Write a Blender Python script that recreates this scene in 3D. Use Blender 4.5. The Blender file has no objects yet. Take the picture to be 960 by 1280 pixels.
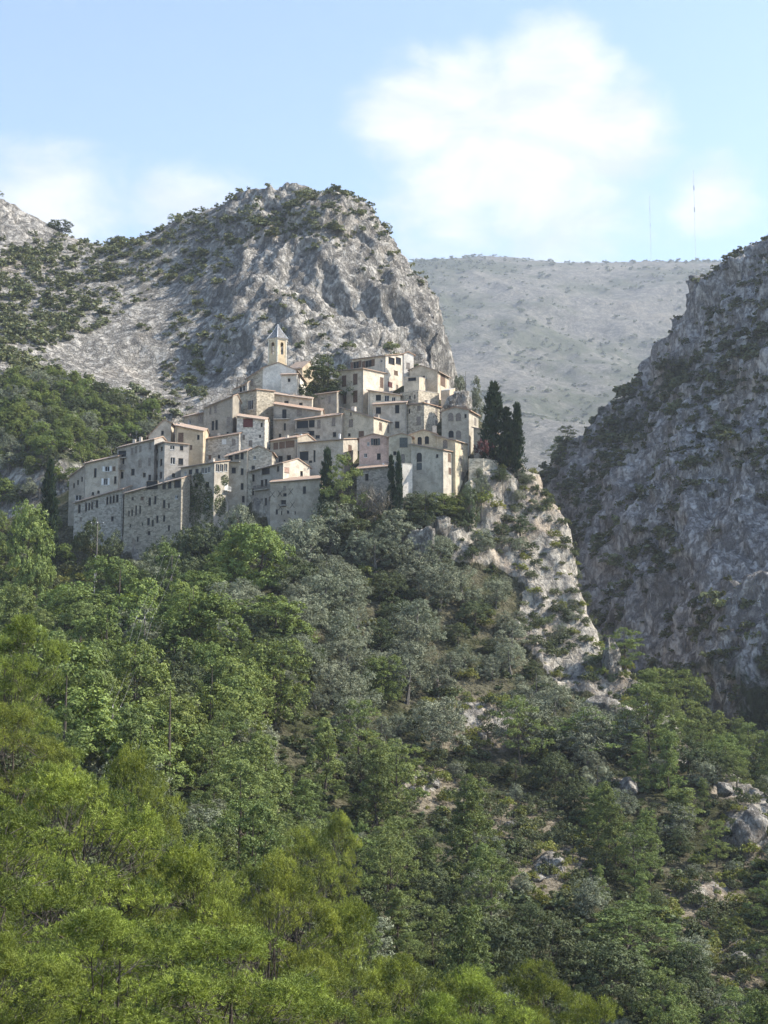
import bpy, math, random
import numpy as np
from mathutils import Vector

# ------------------------------------------------------------------ camera, sky, sun, exposure
SC = bpy.context.scene
COL = SC.collection
F, W0, H0, HORIZON = 1700.0, 960.0, 1280.0, 850.0
PITCH = math.atan((HORIZON - H0 / 2) / F)
SUN_EL, SUN_AZ = math.radians(41), math.radians(2)      # azimuth from +X towards +Y
EXPOSURE = 1.5
HAZE = 0.0001

cam_d = bpy.data.cameras.new("camera")
cam = bpy.data.objects.new("camera", cam_d)
COL.objects.link(cam)
cam_d.sensor_fit = 'HORIZONTAL'
cam_d.sensor_width = 36.0
cam_d.lens = 36.0 * F / W0
cam_d.clip_start = 0.5
cam_d.clip_end = 12000
cam.location = (0, 0, 0)
cam.rotation_euler = (math.pi / 2 + PITCH, 0, 0)
SC.camera = cam

SUN_DIR = Vector((math.cos(SUN_EL) * math.cos(SUN_AZ), math.cos(SUN_EL) * math.sin(SUN_AZ), math.sin(SUN_EL)))
sun_d = bpy.data.lights.new("sun", 'SUN')
sun_d.energy = 3.7
sun_d.angle = math.radians(0.5)
sun_d.color = (1.0, 0.94, 0.84)
sun = bpy.data.objects.new("sun", sun_d)
COL.objects.link(sun)
sun.rotation_euler = SUN_DIR.to_track_quat('Z', 'Y').to_euler()

SC.view_settings.view_transform = 'Standard'
SC.view_settings.look = 'None'
SC.view_settings.gamma = 1.0
SC.view_settings.exposure = EXPOSURE
SC.view_settings.use_curve_mapping = False
SC.cycles.use_denoising = True
SC.cycles.max_bounces = 5
SC.cycles.diffuse_bounces = 2
SC.cycles.glossy_bounces = 2
SC.cycles.transmission_bounces = 4
SC.cycles.transparent_max_bounces = 4
SC.cycles.volume_bounces = 0
SC.cycles.use_adaptive_sampling = True
SC.cycles.adaptive_threshold = 0.02


def ray(px, py):
    a, b = (px - W0 / 2) / F, (H0 / 2 - py) / F
    c, s = math.cos(PITCH), math.sin(PITCH)
    return np.array((a, c - b * s, s + b * c))


def at(px, py, Y):
    d = ray(px, py)
    return d * (Y / d[1])


def proj(P):
    P = np.asarray(P, float)
    c, s = math.cos(PITCH), math.sin(PITCH)
    dep = P[..., 1] * c + P[..., 2] * s
    up = -P[..., 1] * s + P[..., 2] * c
    dep = np.where(np.abs(dep) < 1e-3, 1e-3, dep)
    return W0 / 2 + F * P[..., 0] / dep, H0 / 2 - F * up / dep, dep


# ------------------------------------------------------------------ node helpers
def new_mat(name):
    m = bpy.data.materials.new(name)
    m.use_nodes = True
    nt = m.node_tree
    nt.nodes.clear()
    out = nt.nodes.new('ShaderNodeOutputMaterial')
    return m, nt, out


class NT:
    def __init__(s, nt):
        s.nt = nt

    def n(s, typ, **kw):
        nd = s.nt.nodes.new(typ)
        for k, v in kw.items():
            if k.startswith('i_'):
                key = k[2:].replace('_', ' ')
                nd.inputs[key].default_value = v
            else:
                setattr(nd, k, v)
        return nd

    def l(s, a, b):
        s.nt.links.new(a, b)

    def mix(s, fac, a, b, blend='MIX'):
        nd = s.nt.nodes.new('ShaderNodeMix')
        nd.data_type = 'RGBA'
        nd.blend_type = blend
        for sock, v in ((nd.inputs[0], fac), (nd.inputs[6], a), (nd.inputs[7], b)):
            if hasattr(v, 'is_linked'):
                s.l(v, sock)
            elif isinstance(v, (int, float)):
                sock.default_value = v
            else:
                sock.default_value = (*v, 1) if len(v) == 3 else v
        return nd.outputs[2]

    def math(s, op, a, b=None, c=None, clamp=False):
        nd = s.nt.nodes.new('ShaderNodeMath')
        nd.operation = op
        nd.use_clamp = clamp
        for i, v in enumerate((a, b, c)):
            if v is None:
                continue
            if hasattr(v, 'is_linked'):
                s.l(v, nd.inputs[i])
            else:
                nd.inputs[i].default_value = v
        return nd.outputs[0]

    def ramp(s, v, lo, hi):
        nd = s.nt.nodes.new('ShaderNodeMapRange')
        nd.interpolation_type = 'SMOOTHSTEP'
        s.l(v, nd.inputs[0])
        nd.inputs[1].default_value = lo
        nd.inputs[2].default_value = hi
        return nd.outputs[0]

    def noise(s, vec, scale, detail=4, rough=0.55, dist=0.0):
        nd = s.n('ShaderNodeTexNoise')
        nd.inputs['Scale'].default_value = scale
        nd.inputs['Detail'].default_value = detail
        nd.inputs['Roughness'].default_value = rough
        nd.inputs['Distortion'].default_value = dist
        if vec is not None:
            s.l(vec, nd.inputs['Vector'])
        return nd.outputs[0]

    def vmul(s, v, xyz):
        nd = s.n('ShaderNodeVectorMath', operation='MULTIPLY')
        s.l(v, nd.inputs[0])
        nd.inputs[1].default_value = xyz
        return nd.outputs[0]

    def bump(s, h, strength=0.5, dist=0.1):
        nd = s.n('ShaderNodeBump')
        nd.inputs['Strength'].default_value = strength
        nd.inputs['Distance'].default_value = dist
        s.l(h, nd.inputs['Height'])
        return nd.outputs[0]


# ------------------------------------------------------------------ world: blue sky with drifting cumulus
world = bpy.data.worlds.new("World")
SC.world = world
world.use_nodes = True
wn = NT(world.node_tree)
world.node_tree.nodes.clear()
w_out = wn.n('ShaderNodeOutputWorld')
bg = wn.n('ShaderNodeBackground')
bg.inputs['Strength'].default_value = 0.112
sky = wn.n('ShaderNodeTexSky')
sky.sky_type = 'NISHITA'
sky.sun_disc = False
sky.sun_elevation = SUN_EL
sky.sun_rotation = math.pi / 2 - SUN_AZ
sky.altitude = 300
sky.air_density = 1.0
sky.dust_density = 1.0
sky.ozone_density = 2.2
tc = wn.n('ShaderNodeTexCoord')
D = tc.outputs['Generated']


def sky_blob(px, py, rad_px, squash=1.0):
    """soft round bank of cloud in one direction of the sky"""
    d = Vector(ray(px, py)).normalized()
    sub = wn.n('ShaderNodeVectorMath', operation='SUBTRACT')
    wn.l(D, sub.inputs[0])
    sub.inputs[1].default_value = d
    sc_ = wn.vmul(sub.outputs[0], (1, 1, squash))
    ln = wn.n('ShaderNodeVectorMath', operation='LENGTH')
    wn.l(sc_, ln.inputs[0])
    r = rad_px / F
    return wn.math('SUBTRACT', 1.0, wn.math('DIVIDE', ln.outputs['Value'], r), clamp=True)


acc = None
for b in ((515, 140, 105, 1.1, .8), (590, 140, 120, 1.1, .9), (685, 125, 125, 1.0, 1.0), (640, 190, 170, 1.1, .9), (755, 170, 120, 1.2, .85), (570, 250, 170, 1.2, .6), (690, 265, 200, 1.2, .62)):
    o = wn.math('MULTIPLY', sky_blob(*b[:4]), b[4])
    acc = o if acc is None else wn.math('MAXIMUM', acc, o)
low = None
for b in ((60, 250, 170, 1.8), (240, 260, 140, 1.8), (890, 245, 90, 1.3)):
    o = wn.math('MULTIPLY', sky_blob(*b), 0.66)
    low = o if low is None else wn.math('MAXIMUM', low, o)
# the rest of the sky carries loose banks of the same kind of cloud
stretch = wn.vmul(D, (1, 1, 1.7))
banks = wn.math('MULTIPLY', wn.ramp(wn.noise(stretch, 3.2, 2), 0.52, 0.75), 0.55)
front = wn.ramp(wn.n('ShaderNodeSeparateXYZ').outputs[1], 0.80, 0.93)
sepn = front.node.inputs[0].links[0].from_node
wn.l(D, sepn.inputs[0])
banks = wn.math('MULTIPLY', banks, wn.math('SUBTRACT', 1.0, front))
mask = wn.math('MAXIMUM', wn.math('MAXIMUM', acc, low), banks)
fluff = wn.noise(stretch, 20.0, 10, 0.62, 0.35)
dens = wn.math('ADD', wn.math('MULTIPLY', mask, 1.6), wn.math('MULTIPLY', wn.math('SUBTRACT', fluff, 0.5), 1.3))
cov = wn.ramp(dens, 0.16, 0.98)
cov = wn.math('MULTIPLY', cov, wn.ramp(mask, 0.0, 0.18))
cov = wn.math('MULTIPLY', cov, 0.97)
shade_n = wn.ramp(wn.noise(wn.vmul(D, (1, 1, 2.2)), 11.0, 8, 0.6, 0.4), 0.36, 0.62)
cloud_c = wn.mix(shade_n, (2.55, 2.8, 3.25), (3.5, 3.55, 3.65))
CLOUD_OUT = wn.mix(cov, sky.outputs[0], cloud_c)
wn.l(CLOUD_OUT, bg.inputs['Color'])
wn.l(bg.outputs[0], w_out.inputs[0])


# ------------------------------------------------------------------ object helpers
def link(name, data=None, parent=None, loc=None, rot=None, scale=None, **props):
    o = bpy.data.objects.new(name, data)
    COL.objects.link(o)
    if parent is not None:
        o.parent = parent
    if loc is not None:
        o.location = tuple(float(v) for v in loc)
    if rot is not None:
        o.rotation_euler = rot
    if scale is not None:
        o.scale = scale
    for k, v in props.items():
        o[k] = v
    return o


def mesh_np(name, V, Fc, mat, smooth=False, attrs=None):
    """fast mesh from arrays: V (n,3), Fc (m,k) with one k"""
    V = np.ascontiguousarray(V, dtype=np.float32)
    Fc = np.ascontiguousarray(Fc, dtype=np.int32)
    me = bpy.data.meshes.new(name)
    m, k = Fc.shape
    me.vertices.add(len(V))
    me.vertices.foreach_set('co', V.ravel())
    me.loops.add(m * k)
    me.loops.foreach_set('vertex_index', Fc.ravel())
    me.polygons.add(m)
    me.polygons.foreach_set('loop_start', np.arange(0, m * k, k, dtype=np.int32))
    if smooth:
        me.polygons.foreach_set('use_smooth', np.ones(m, dtype=bool))
    if attrs:
        for an, av in attrs.items():
            a = me.attributes.new(an, 'FLOAT', 'POINT')
            a.data.foreach_set('value', np.ascontiguousarray(av, dtype=np.float32))
    me.materials.append(mat)
    me.update(calc_edges=True)
    return me


class MB:
    """collects polygons of one mesh"""
    def __init__(s):
        s.v, s.f = [], []

    def poly(s, pts):
        i = len(s.v)
        s.v += [tuple(float(c) for c in p) for p in pts]
        s.f.append(tuple(range(i, i + len(pts))))

    def hexa(s, b, t):
        """b, t: four bottom and four top corners, counter-clockwise seen from above"""
        i = len(s.v)
        s.v += [tuple(float(c) for c in p) for p in list(b) + list(t)]
        s.f += [(i + 3, i + 2, i + 1, i), (i + 4, i + 5, i + 6, i + 7)]
        for k in range(4):
            j = (k + 1) % 4
            s.f.append((i + k, i + j, i + 4 + j, i + 4 + k))

    def box(s, x0, x1, y0, y1, z0, z1):
        s.hexa([(x0, y0, z0), (x1, y0, z0), (x1, y1, z0), (x0, y1, z0)], [(x0, y0, z1), (x1, y0, z1), (x1, y1, z1), (x0, y1, z1)])

    def tube(s, P, R, n=6):
        P = [Vector(p) for p in P]
        i0 = len(s.v)
        for k, p in enumerate(P):
            d = (P[min(k + 1, len(P) - 1)] - P[max(k - 1, 0)]).normalized()
            a = d.cross(Vector((0.31, 0.87, 0.2)))
            a.normalize()
            b = d.cross(a)
            for q in range(n):
                t = 2 * math.pi * q / n
                s.v.append(tuple(p + (a * math.cos(t) + b * math.sin(t)) * R[k]))
        for k in range(len(P) - 1):
            for q in range(n):
                r = (q + 1) % n
                s.f.append((i0 + k * n + q, i0 + k * n + r, i0 + (k + 1) * n + r, i0 + (k + 1) * n + q))
        s.f.append(tuple(i0 + (len(P) - 1) * n + q for q in range(n)))

    def mesh(s, name, mat, smooth=False):
        me = bpy.data.meshes.new(name)
        me.from_pydata(s.v, [], s.f)
        me.materials.append(mat)
        if smooth:
            me.polygons.foreach_set('use_smooth', np.ones(len(me.polygons), dtype=bool))
        me.update()
        return me

    def build(s, name, mat, parent=None, smooth=False, **kw):
        return link(name, s.mesh(name, mat, smooth), parent, **kw)


# ------------------------------------------------------------------ noise on arrays
def _h(ix, iy, iz, k):
    h = (ix * 374761393 + iy * 668265263 + iz * 2147483647 + k * 1274126177) & 0xFFFFFFFF
    h = ((h ^ (h >> 13)) * 1274126177) & 0xFFFFFFFF
    h = ((h ^ (h >> 16)) * 2246822519) & 0xFFFFFFFF
    return ((h ^ (h >> 15)) & 0xFFFFFF).astype(np.float64) / 0xFFFFFF * 2 - 1


def gnoise(P):
    I = np.floor(P).astype(np.int64)
    f = P - I
    u = f * f * f * (f * (f * 6 - 15) + 10)
    r = np.zeros(len(P))
    for dx in (0, 1):
        wx = u[:, 0] if dx else 1 - u[:, 0]
        for dy in (0, 1):
            wy = u[:, 1] if dy else 1 - u[:, 1]
            for dz in (0, 1):
                wz = u[:, 2] if dz else 1 - u[:, 2]
                a, b, c = I[:, 0] + dx, I[:, 1] + dy, I[:, 2] + dz
                g = (_h(a, b, c, 1) * (f[:, 0] - dx) + _h(a, b, c, 2) * (f[:, 1] - dy) + _h(a, b, c, 3) * (f[:, 2] - dz))
                r += wx * wy * wz * g
    return r * 1.4


def fbm(P, wl, octs=5, gain=0.5, ridged=False, seed=0.0):
    P = np.asarray(P, float) / wl + seed
    a, s, t = 1.0, np.zeros(len(P)), 0.0
    for o in range(octs):
        v = gnoise(P)
        if ridged:
            v = 1 - 2 * np.abs(v) * 1.3
        s += a * v
        t += a
        a *= gain
        P = P * 2.03 + 17.3
    return s / t


def tps(pts, lam=0.0):
    P = np.asarray(pts, float)
    X, z = P[:, :2] / 100.0, P[:, 2]
    n = len(X)

    def U(r2):
        return np.where(r2 > 1e-12, r2 * np.log(r2 + 1e-12), 0.0)
    K = U(((X[:, None] - X[None]) ** 2).sum(-1)) + lam * np.eye(n)
    A = np.zeros((n + 3, n + 3))
    A[:n, :n] = K
    A[:n, n] = 1
    A[:n, n + 1:] = X
    A[n, :n] = 1
    A[n + 1:, :n] = X.T
    sol = np.linalg.solve(A, np.concatenate([z, np.zeros(3)]))

    def f(x, y):
        x, y = np.asarray(x, float) / 100.0, np.asarray(y, float) / 100.0
        r = sol[n] + sol[n + 1] * x + sol[n + 2] * y
        for k in range(n):
            r = r + sol[k] * U((x - X[k, 0]) ** 2 + (y - X[k, 1]) ** 2)
        return r
    return f


def in_poly(px, py, poly):
    px, py = np.asarray(px, float), np.asarray(py, float)
    c = np.zeros(px.shape, bool)
    n = len(poly)
    for i in range(n):
        x1, y1 = poly[i]
        x2, y2 = poly[(i + 1) % n]
        if y1 == y2:
            continue
        hit = ((y1 > py) != (y2 > py)) & (px < (x2 - x1) * (py - y1) / (y2 - y1) + x1)
        c ^= hit
    return c


def axis(parts):
    """parts: (start, stop, step) pieces of a grid axis"""
    a = [np.arange(s, e, st) for s, e, st in parts]
    return np.concatenate(a + [[parts[-1][1]]])


def grid_sheet(xs, ys, zf):
    gx, gy = np.meshgrid(xs, ys)
    gz = zf(gx, gy)
    V = np.stack([gx, gy, gz], -1)
    dzdy, dzdx = np.gradient(gz, ys, xs)
    N = np.stack([-dzdx, -dzdy, np.ones_like(gz)], -1)
    N /= np.linalg.norm(N, axis=-1, keepdims=True)
    ny, nx = gx.shape
    i = np.arange(ny * nx).reshape(ny, nx)
    Fc = np.stack([i[:-1, :-1], i[:-1, 1:], i[1:, 1:], i[1:, :-1]], -1).reshape(-1, 4)
    return V.reshape(-1, 3), N.reshape(-1, 3), Fc


def sstep(x, a, b):
    t = np.clip((np.asarray(x, float) - a) / (b - a), 0, 1)
    return t * t * (3 - 2 * t)

# ------------------------------------------------------------------ the houses: measured outline of each (units: photo pixels, metres of distance)
# xl/xc/xr: left end, near corner, right end; yb base; yl/yc eave heights at left end and corner; yr eave at right end; Y distance; rot turn of the front
HOUSES = []


def H(label, xl, xc, xr, yb, yl, yc, Y, rot, roof='shed', yr=None, peak=None, wall=('plaster', (.36, .34, .30)), tile='tile', front=(), side=(), rise=1.2,
      chim=(), balc=(), deep=None, over=.38, extra=None, skirt=3.0, name='village_house', cat='house'):
    HOUSES.append(dict(label=label, xl=xl, xc=xc, xr=xr, yb=yb, yl=yl, yc=yc, Y=Y, rot=rot, roof=roof, yr=yr, peak=peak, wall=wall, tile=tile, front=front, side=side, rise=rise,
                       chim=chim, balc=balc, deep=deep, over=over, extra=extra, skirt=skirt, name=name, cat=cat))


GREY = ('plaster', (.32, .305, .275))
STONE = ('stone', (.31, .295, .26))
PALE = ('plaster', (.42, .40, .36))
BEIGE = ('plaster', (.46, .40, .31))
CREAM = ('plaster', (.54, .49, .40))
WHITE = ('plaster', (.58, .56, .52))
LSTONE = ('stone', (.44, .41, .34))

# --- the wing at the low end of the village
H('narrow grey end house with three slit windows under a falling roof', 87, 106, 107, 642, 597, 581, 339, 10, wall=GREY, front=[(92.5, 607, 2, 6, 'd'), (97.5, 603, 2, 6, 'd'), (102.5, 599, 2, 6, 'd'), (98, 622, 7, 6, 'w')], deep=9)
H('pale patched house with two white shuttered windows above the long low wall', 105, 148, 150, 632, 580, 570, 337, 14, wall=PALE,
  front=[(134, 586, 5, 6, 'ow'), (132, 602, 4.5, 8, 'ow'), (119, 591, 3, 11, 'd'), (144, 600, 3, 9, 'd'), (116, 617, 3, 4, 'a'), (123, 615, 3, 4, 'a')], chim=[(110, 575)])
H('long low stone building with a row of narrow windows at the village foot', 93, 154, 156, 670, 629, 611, 333, 14, wall=STONE,
  front=[(99, 636, 3, 10, 'd'), (107.5, 634, 2.4, 10, 'd'), (111.4, 633, 2.2, 9, 'd'), (115, 632, 2.2, 9, 'd'), (121, 630, 3, 9, 'd'), (134, 626, 2.4, 9, 'd'), (138, 625, 2.4, 9, 'd'), (142, 624, 2.4, 9, 'd'), (146.5, 623, 3, 9, 'd')])
H('tall grey house with stacked balconies and a dark loggia under its eave', 147, 193, 195, 610, 560, 549, 336, 16, wall=GREY,
  front=[(152.5, 567, 9, 7, 'd'), (165, 564, 3, 8, 's'), (170, 562, 2.6, 8, 's'), (175.5, 561, 2.6, 7, 's'), (187.5, 557, 3, 8, 's'), (175, 579, 3.6, 9, 'sa'), (187, 577, 3, 9, 's'), (149.5, 578, 2.6, 8, 'd'), (154, 576, 2.6, 8, 'd'), (152, 594, 4, 8, 'd'), (187, 597, 3, 7, 'd'), (166, 590, 4, 8, 'd')],
  balc=[(152.5, 572.5, 12), (151.5, 587, 9)], chim=[(163, 549), (171, 546)])
H('square grey tower house with red tiled eave and two rows of windows', 193, 206, 236, 602, 557.5, 553, 333, 58, yr=556, wall=GREY,
  front=[(195.6, 580, 2.6, 8, 'd'), (201.3, 578, 2.6, 8, 'd'), (195, 597, 2.4, 7, 'd'), (201, 594, 2.6, 8, 'd'), (202, 561, 2.4, 5, 'd'), (196, 564, 2.4, 5, 'd')], side=[(215.5, 559.5, 5, 5, 'w'), (227, 560, 4, 6, 'd'), (216, 576, 5, 8, 'ww'), (226, 577, 5.5, 8, 'd'), (217, 594, 4, 5, 'a')], rise=.8)
H('beige house with one brown shuttered window behind the square tower house', 219, 254, 256, 580, 531.5, 539, 343, 4, wall=BEIGE, front=[(226, 546.5, 6, 11, 'sb')], rise=.7, chim=[(215, 536, 'pipe'), (201, 540, 'pipe')])
H('small beige house half hidden at the back of the low wing', 186, 214, 216, 560, 545, 529, 348, 2, roof='gable', peak=(205, 525), wall=BEIGE, front=[(203, 541, 3, 5, 'd')])
H('tall buttress-like house with scattered slit windows and a dark loggia on top', 156, 227, 229, 712, 617, 598, 327, 17, wall=STONE,
  front=[(190, 606.5, 13, 10, 'd'), (205, 607, 4, 9, 'd'), (212, 606, 4, 9, 'd'), (222.5, 605, 9, 9, 'd'), (187, 627, 3, 10, 'd'), (194, 625, 2.6, 10, 'd'), (205, 630, 3, 10, 'd'), (211, 632, 2, 6, 'd'), (185.5, 652, 3, 9, 'd'), (190.8, 654, 2.4, 8, 'd'), (196.5, 649, 2.6, 9, 'd'), (205, 648, 2.6, 8, 'd'),
         (161, 642, 1.8, 7, 'd'), (165, 641, 2, 8, 'd'), (170, 638, 2, 12, 'd'), (175, 637, 2, 10, 'd'), (166.8, 676, 2, 7, 'd'), (172, 674, 2, 6, 'd'), (169, 699, 2.6, 10, 'd'), (159.5, 697, 2.4, 8, 'd'), (163, 657, 1.6, 4, 'd'), (178, 655, 1.6, 4, 'd'), (211, 660, 2.4, 7, 'd')], rise=1.0)
H('ivy covered house with a glazed veranda and white railing', 226, 268, 286, 645, 585, 578, 328, 32, yr=576, wall=GREY, rise=1.3,
  front=[(261, 587, 3, 7, 'w'), (257, 588, 3, 7, 'w'), (253, 588, 3, 7, 'w'), (246, 589, 4, 6, 'd'), (238, 590, 4, 6, 'd'), (258, 629, 6, 12, 'sw'), (240, 627, 7, 12, 'sg'), (259, 606, 4, 7, 'd'), (245, 607, 4, 7, 'd')],
  side=[(272, 585, 4, 9, 'w'), (277, 585, 4, 9, 'w'), (282, 584.5, 3.4, 9, 'w'), (283, 610, 4, 12, 'sw')], balc=[(284, 613, 9, 'side')], chim=[(262, 573)])
H('rough stone gabled house with one tiny square window', 308, 340, 342, 594, 565, 565, 334.5, 2, roof='gable', peak=(323.5, 557.5), wall=LSTONE, front=[(316.5, 584.5, 4, 5, 'd')])
H('grey house with a recessed balcony beside the rough stone gable', 281, 309, 310, 640, 571.5, 563.5, 334, 6, wall=GREY, front=[(288, 572, 5, 7, 'd'), (296, 571, 5, 6, 'd'), (302.6, 570, 3.6, 8, 'd'), (292, 588, 5, 7, 'd'), (302.6, 589.5, 3.4, 8, 'd'), (302.6, 608, 3.4, 8, 'd'), (304, 624, 3.4, 8, 'd')], balc=[(293, 577, 15)])
H('house with a bright white gable wall and an iron balcony', 307, 354, 388, 648, 591, 578.5, 328, 38, roof='gside', peak=(372, 573.5), wall=GREY, rise=1.6,
  front=[(315.4, 597.5, 5, 9, 'd'), (332, 589, 9, 8, 'd'), (347.5, 586, 2.6, 7, 'd'), (327.5, 604, 3, 8, 'd'), (332.5, 603, 3, 8, 'd'), (341.5, 606, 2.8, 9, 'd'), (347, 605.5, 4.5, 9, 'd'), (315.2, 615, 4, 8, 'd'), (327, 628, 2.4, 9, 'd'), (332.2, 627, 2.4, 9, 'd')],
  side=[(358.5, 587.5, 5.5, 6, 'sp'), (377, 592, 3, 6, 'd')], balc=[(328, 613, 17)], extra='white_side')
H('big grey house with iron wall ties shaped like crosses', 338, 401, 405, 672, 603, 598, 324, 9, wall=GREY,
  front=[(380.5, 612.5, 3.6, 9, 'd'), (356, 618.5, 4, 4, 'd'), (354.5, 629, 5.4, 8, 'd'), (352, 641, 1.6, 5, 'd'), (360, 640, 3, 4, 'd'), (369, 641, 1.6, 4, 'd'), (355.5, 650.5, 2, 2, 'd')], balc=[(354.5, 631.5, 7)], extra='ties', rise=1.0)
H('house with three brown shuttered windows below a tan hipped roof', 338, 372, 395, 582, 551.5, 546.5, 342, 34, roof='gside', peak=(384, 543), wall=GREY, front=[(344.6, 557.5, 5.4, 8, 'sb'), (352.5, 556.4, 6.4, 8, 'sb'), (362.5, 555, 10, 8, 'sb'), (350.5, 573.5, 5, 7, 'd'), (361, 572, 4.6, 6, 'd')], chim=[(384, 541, 'pipe'), (356, 575, 'low')])
H('low wide house with a dark garage opening and a sunlit cream end wall', 372, 429, 447, 590, 554, 549, 336, 20, yr=548.5, wall=('plaster', (.42, .38, .30)), front=[(380, 570, 10, 11, 'd'), (393, 570, 2.4, 14, 'd'), (388, 577, 4, 3, 'd')], side=[(437.5, 560.5, 4, 8, 'sb'), (435.6, 571.5, 4, 6, 'd')], chim=[(420, 542, 'pipe')], rise=.6)
# --- middle terraces below the church
H('small house with a pale chimney at the low end of the church terrace', 230, 257, 259, 550, 521.5, 515, 352, 8, wall=GREY, front=[(250.5, 523, 5, 10, 's'), (237, 527.5, 3, 5, 'w')], chim=[(249, 512, 'fat')])
H('grey house with a paired dark window below a roof falling steeply to one side', 255, 291, 293, 552, 510, 495, 350, 8, wall=GREY, front=[(269.4, 511, 3, 10, 's'), (263, 513, 2.4, 9, 's'), (285.5, 527, 4, 11, 's'), (266, 532, 3, 11, 'd'), (270.6, 531, 3, 12, 'd')])
H('patched stone house front under the grey house with the paired window', 240, 299, 300, 592, 552, 542, 346, 8, wall=STONE, front=[(246.5, 549.5, 3, 8, 's'), (253, 547, 2.4, 6, 'd'), (246.6, 570, 2, 8, 'd'), (292, 553, 4, 7, 's'), (280, 552, 5, 6, 'sw')], rise=.4, chim=[(272, 571, 'low')])
H('high stone house with a white framed window below the church', 290, 321, 343, 550, 494, 487, 357, 42, yr=489.5, wall=STONE, front=[(313, 506, 6, 11, 'w3')], side=[(330, 530, 3, 12, 'd')], rise=.6)
H('stone house with a dark red shuttered window below the high stone house', 296, 331, 333, 565, 520, 525, 348, 4, wall=LSTONE, front=[(310, 528.5, 11, 10, 'sr'), (327, 531, 2.4, 5, 'd'), (313, 554, 4, 7, 's')], rise=.5)
H('pale house with long tiled roof just below the church front', 331, 390, 392, 524, 491, 499, 363, 2, wall=CREAM, front=[(358, 503, 5, 4, 'd'), (376, 506, 4, 5, 'd')], rise=1.6, chim=[(364, 491, 'fat')])
H('grey house with an iron balcony in front of a tall door', 342, 401, 402, 553, 505, 514, 355, 4, wall=GREY, front=[(355.4, 518, 5, 12, 'd'), (356, 533.5, 2.6, 9, 'd'), (374, 515.5, 6, 9, 's'), (350, 545, 3, 6, 'd')], balc=[(352, 524, 21)], rise=1.4)
H('house with a dark open loggia and pale tile roof in the middle of the village', 369, 427, 429, 556, 525.5, 518, 350, 14, wall=GREY, front=[(378, 530.5, 13, 9, 'd'), (389.6, 529.5, 6.6, 9, 'd'), (398.5, 530, 4, 10, 's'), (417, 527, 4, 10, 's'), (388.5, 541.5, 8, 6, 'd'), (397, 546, 5, 4, 'd'), (418, 543, 4, 6, 'd')], rise=1.6, balc=[(377, 542, 20)])
H('plain grey house with two small windows under the big dark tree', 389, 421, 423, 524, 494.5, 490, 366, 14, wall=GREY, front=[(412, 499.5, 3, 9, 's'), (398.6, 502, 3, 8, 's')], rise=.8)
# --- the top of the village
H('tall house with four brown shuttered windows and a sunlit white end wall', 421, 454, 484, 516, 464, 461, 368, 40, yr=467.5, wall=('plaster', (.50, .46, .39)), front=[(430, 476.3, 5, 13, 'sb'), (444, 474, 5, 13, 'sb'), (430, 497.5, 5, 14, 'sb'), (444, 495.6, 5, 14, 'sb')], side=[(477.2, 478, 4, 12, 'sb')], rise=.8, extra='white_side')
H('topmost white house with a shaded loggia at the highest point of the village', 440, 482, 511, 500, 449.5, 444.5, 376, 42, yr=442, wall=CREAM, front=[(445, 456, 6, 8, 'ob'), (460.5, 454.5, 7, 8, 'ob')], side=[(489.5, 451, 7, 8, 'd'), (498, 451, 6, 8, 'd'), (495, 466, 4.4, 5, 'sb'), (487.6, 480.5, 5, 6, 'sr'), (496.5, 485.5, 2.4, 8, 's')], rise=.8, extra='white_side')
H('small white gable wing on the end of the topmost white house', 503, 505, 517, 470, 443, 442, 375, 60, roof='gside', peak=(509.5, 440), wall=WHITE, side=[(510, 457, 4, 7, 's')], deep=None, rise=.6)
H('cream house with glazed veranda between the white house and the terraces', 460, 500, 526, 510, 488, 494, 362, 8, yr=496, wall=CREAM, front=[(473, 497, 6, 7, 'd'), (483.5, 498, 5, 7, 'w'), (492, 499.5, 4, 6, 'w')], side=[(515, 499, 8, 6, 'w')], rise=.4)
H('grey house with three dark square windows under the cream veranda', 466, 508, 509, 545, 506, 503, 357, 6, wall=('plaster', (.40, .37, .31)), front=[(473, 513, 6, 8, 'd'), (496.5, 511.3, 5, 10, 'd'), (496.5, 531, 5, 8, 'd'), (480, 531, 4, 6, 's')], rise=.5)
H('stone house with a sunlit stone end wall and closed shutters', 505, 530, 552, 542, 507, 504, 354, 40, yr=510, wall=LSTONE, front=[(523.5, 510, 4, 6, 's'), (523.5, 526, 5, 10, 's')], side=[(545.6, 515.5, 2.6, 9, 's'), (545.4, 529, 2.4, 7, 's')], rise=.6, chim=[(544, 533, 'fat')])
H('beige gabled house with a brown door in its sunlit end', 512, 547, 561, 490, 462.5, 464, 371, 24, roof='gable', peak=(526, 457), wall=('plaster', (.52, .45, .36)), side=[(553.5, 475.5, 5.4, 13, 'sb')])
H('covered terrace with a brown canopy beside the topmost house', 505, 524, 527, 497, 471, 471.5, 366, 20, roof='flat', wall=('plaster', (.48, .43, .35)), front=[(515, 474, 9, 4, 'd')], name='terrace_house')
H('square stone block with a sunlit side below the beige gabled house', 500, 523, 549, 512, 492, 488, 359, 46, yr=492, roof='flat', wall=LSTONE)
H('small box-like plastered house perched on the rock outcrop', 551, 562, 569, 502, 489, 488, 361, 30, roof='flat', wall=('plaster', (.52, .44, .36)))
H('house with four arched windows and a gable at the cliff edge', 552, 586, 598, 556, 515, 513, 346, 22, roof='gable', peak=(568.5, 509), wall=('plaster', (.46, .42, .33)), front=[(563.5, 521, 6, 9.5, 'sa'), (573, 521, 6, 9.5, 'sa'), (563.8, 542.5, 6, 8.5, 'a'), (573, 543, 6, 9.5, 'sa')], side=[(594, 527, 2.4, 8, 's')])
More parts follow.
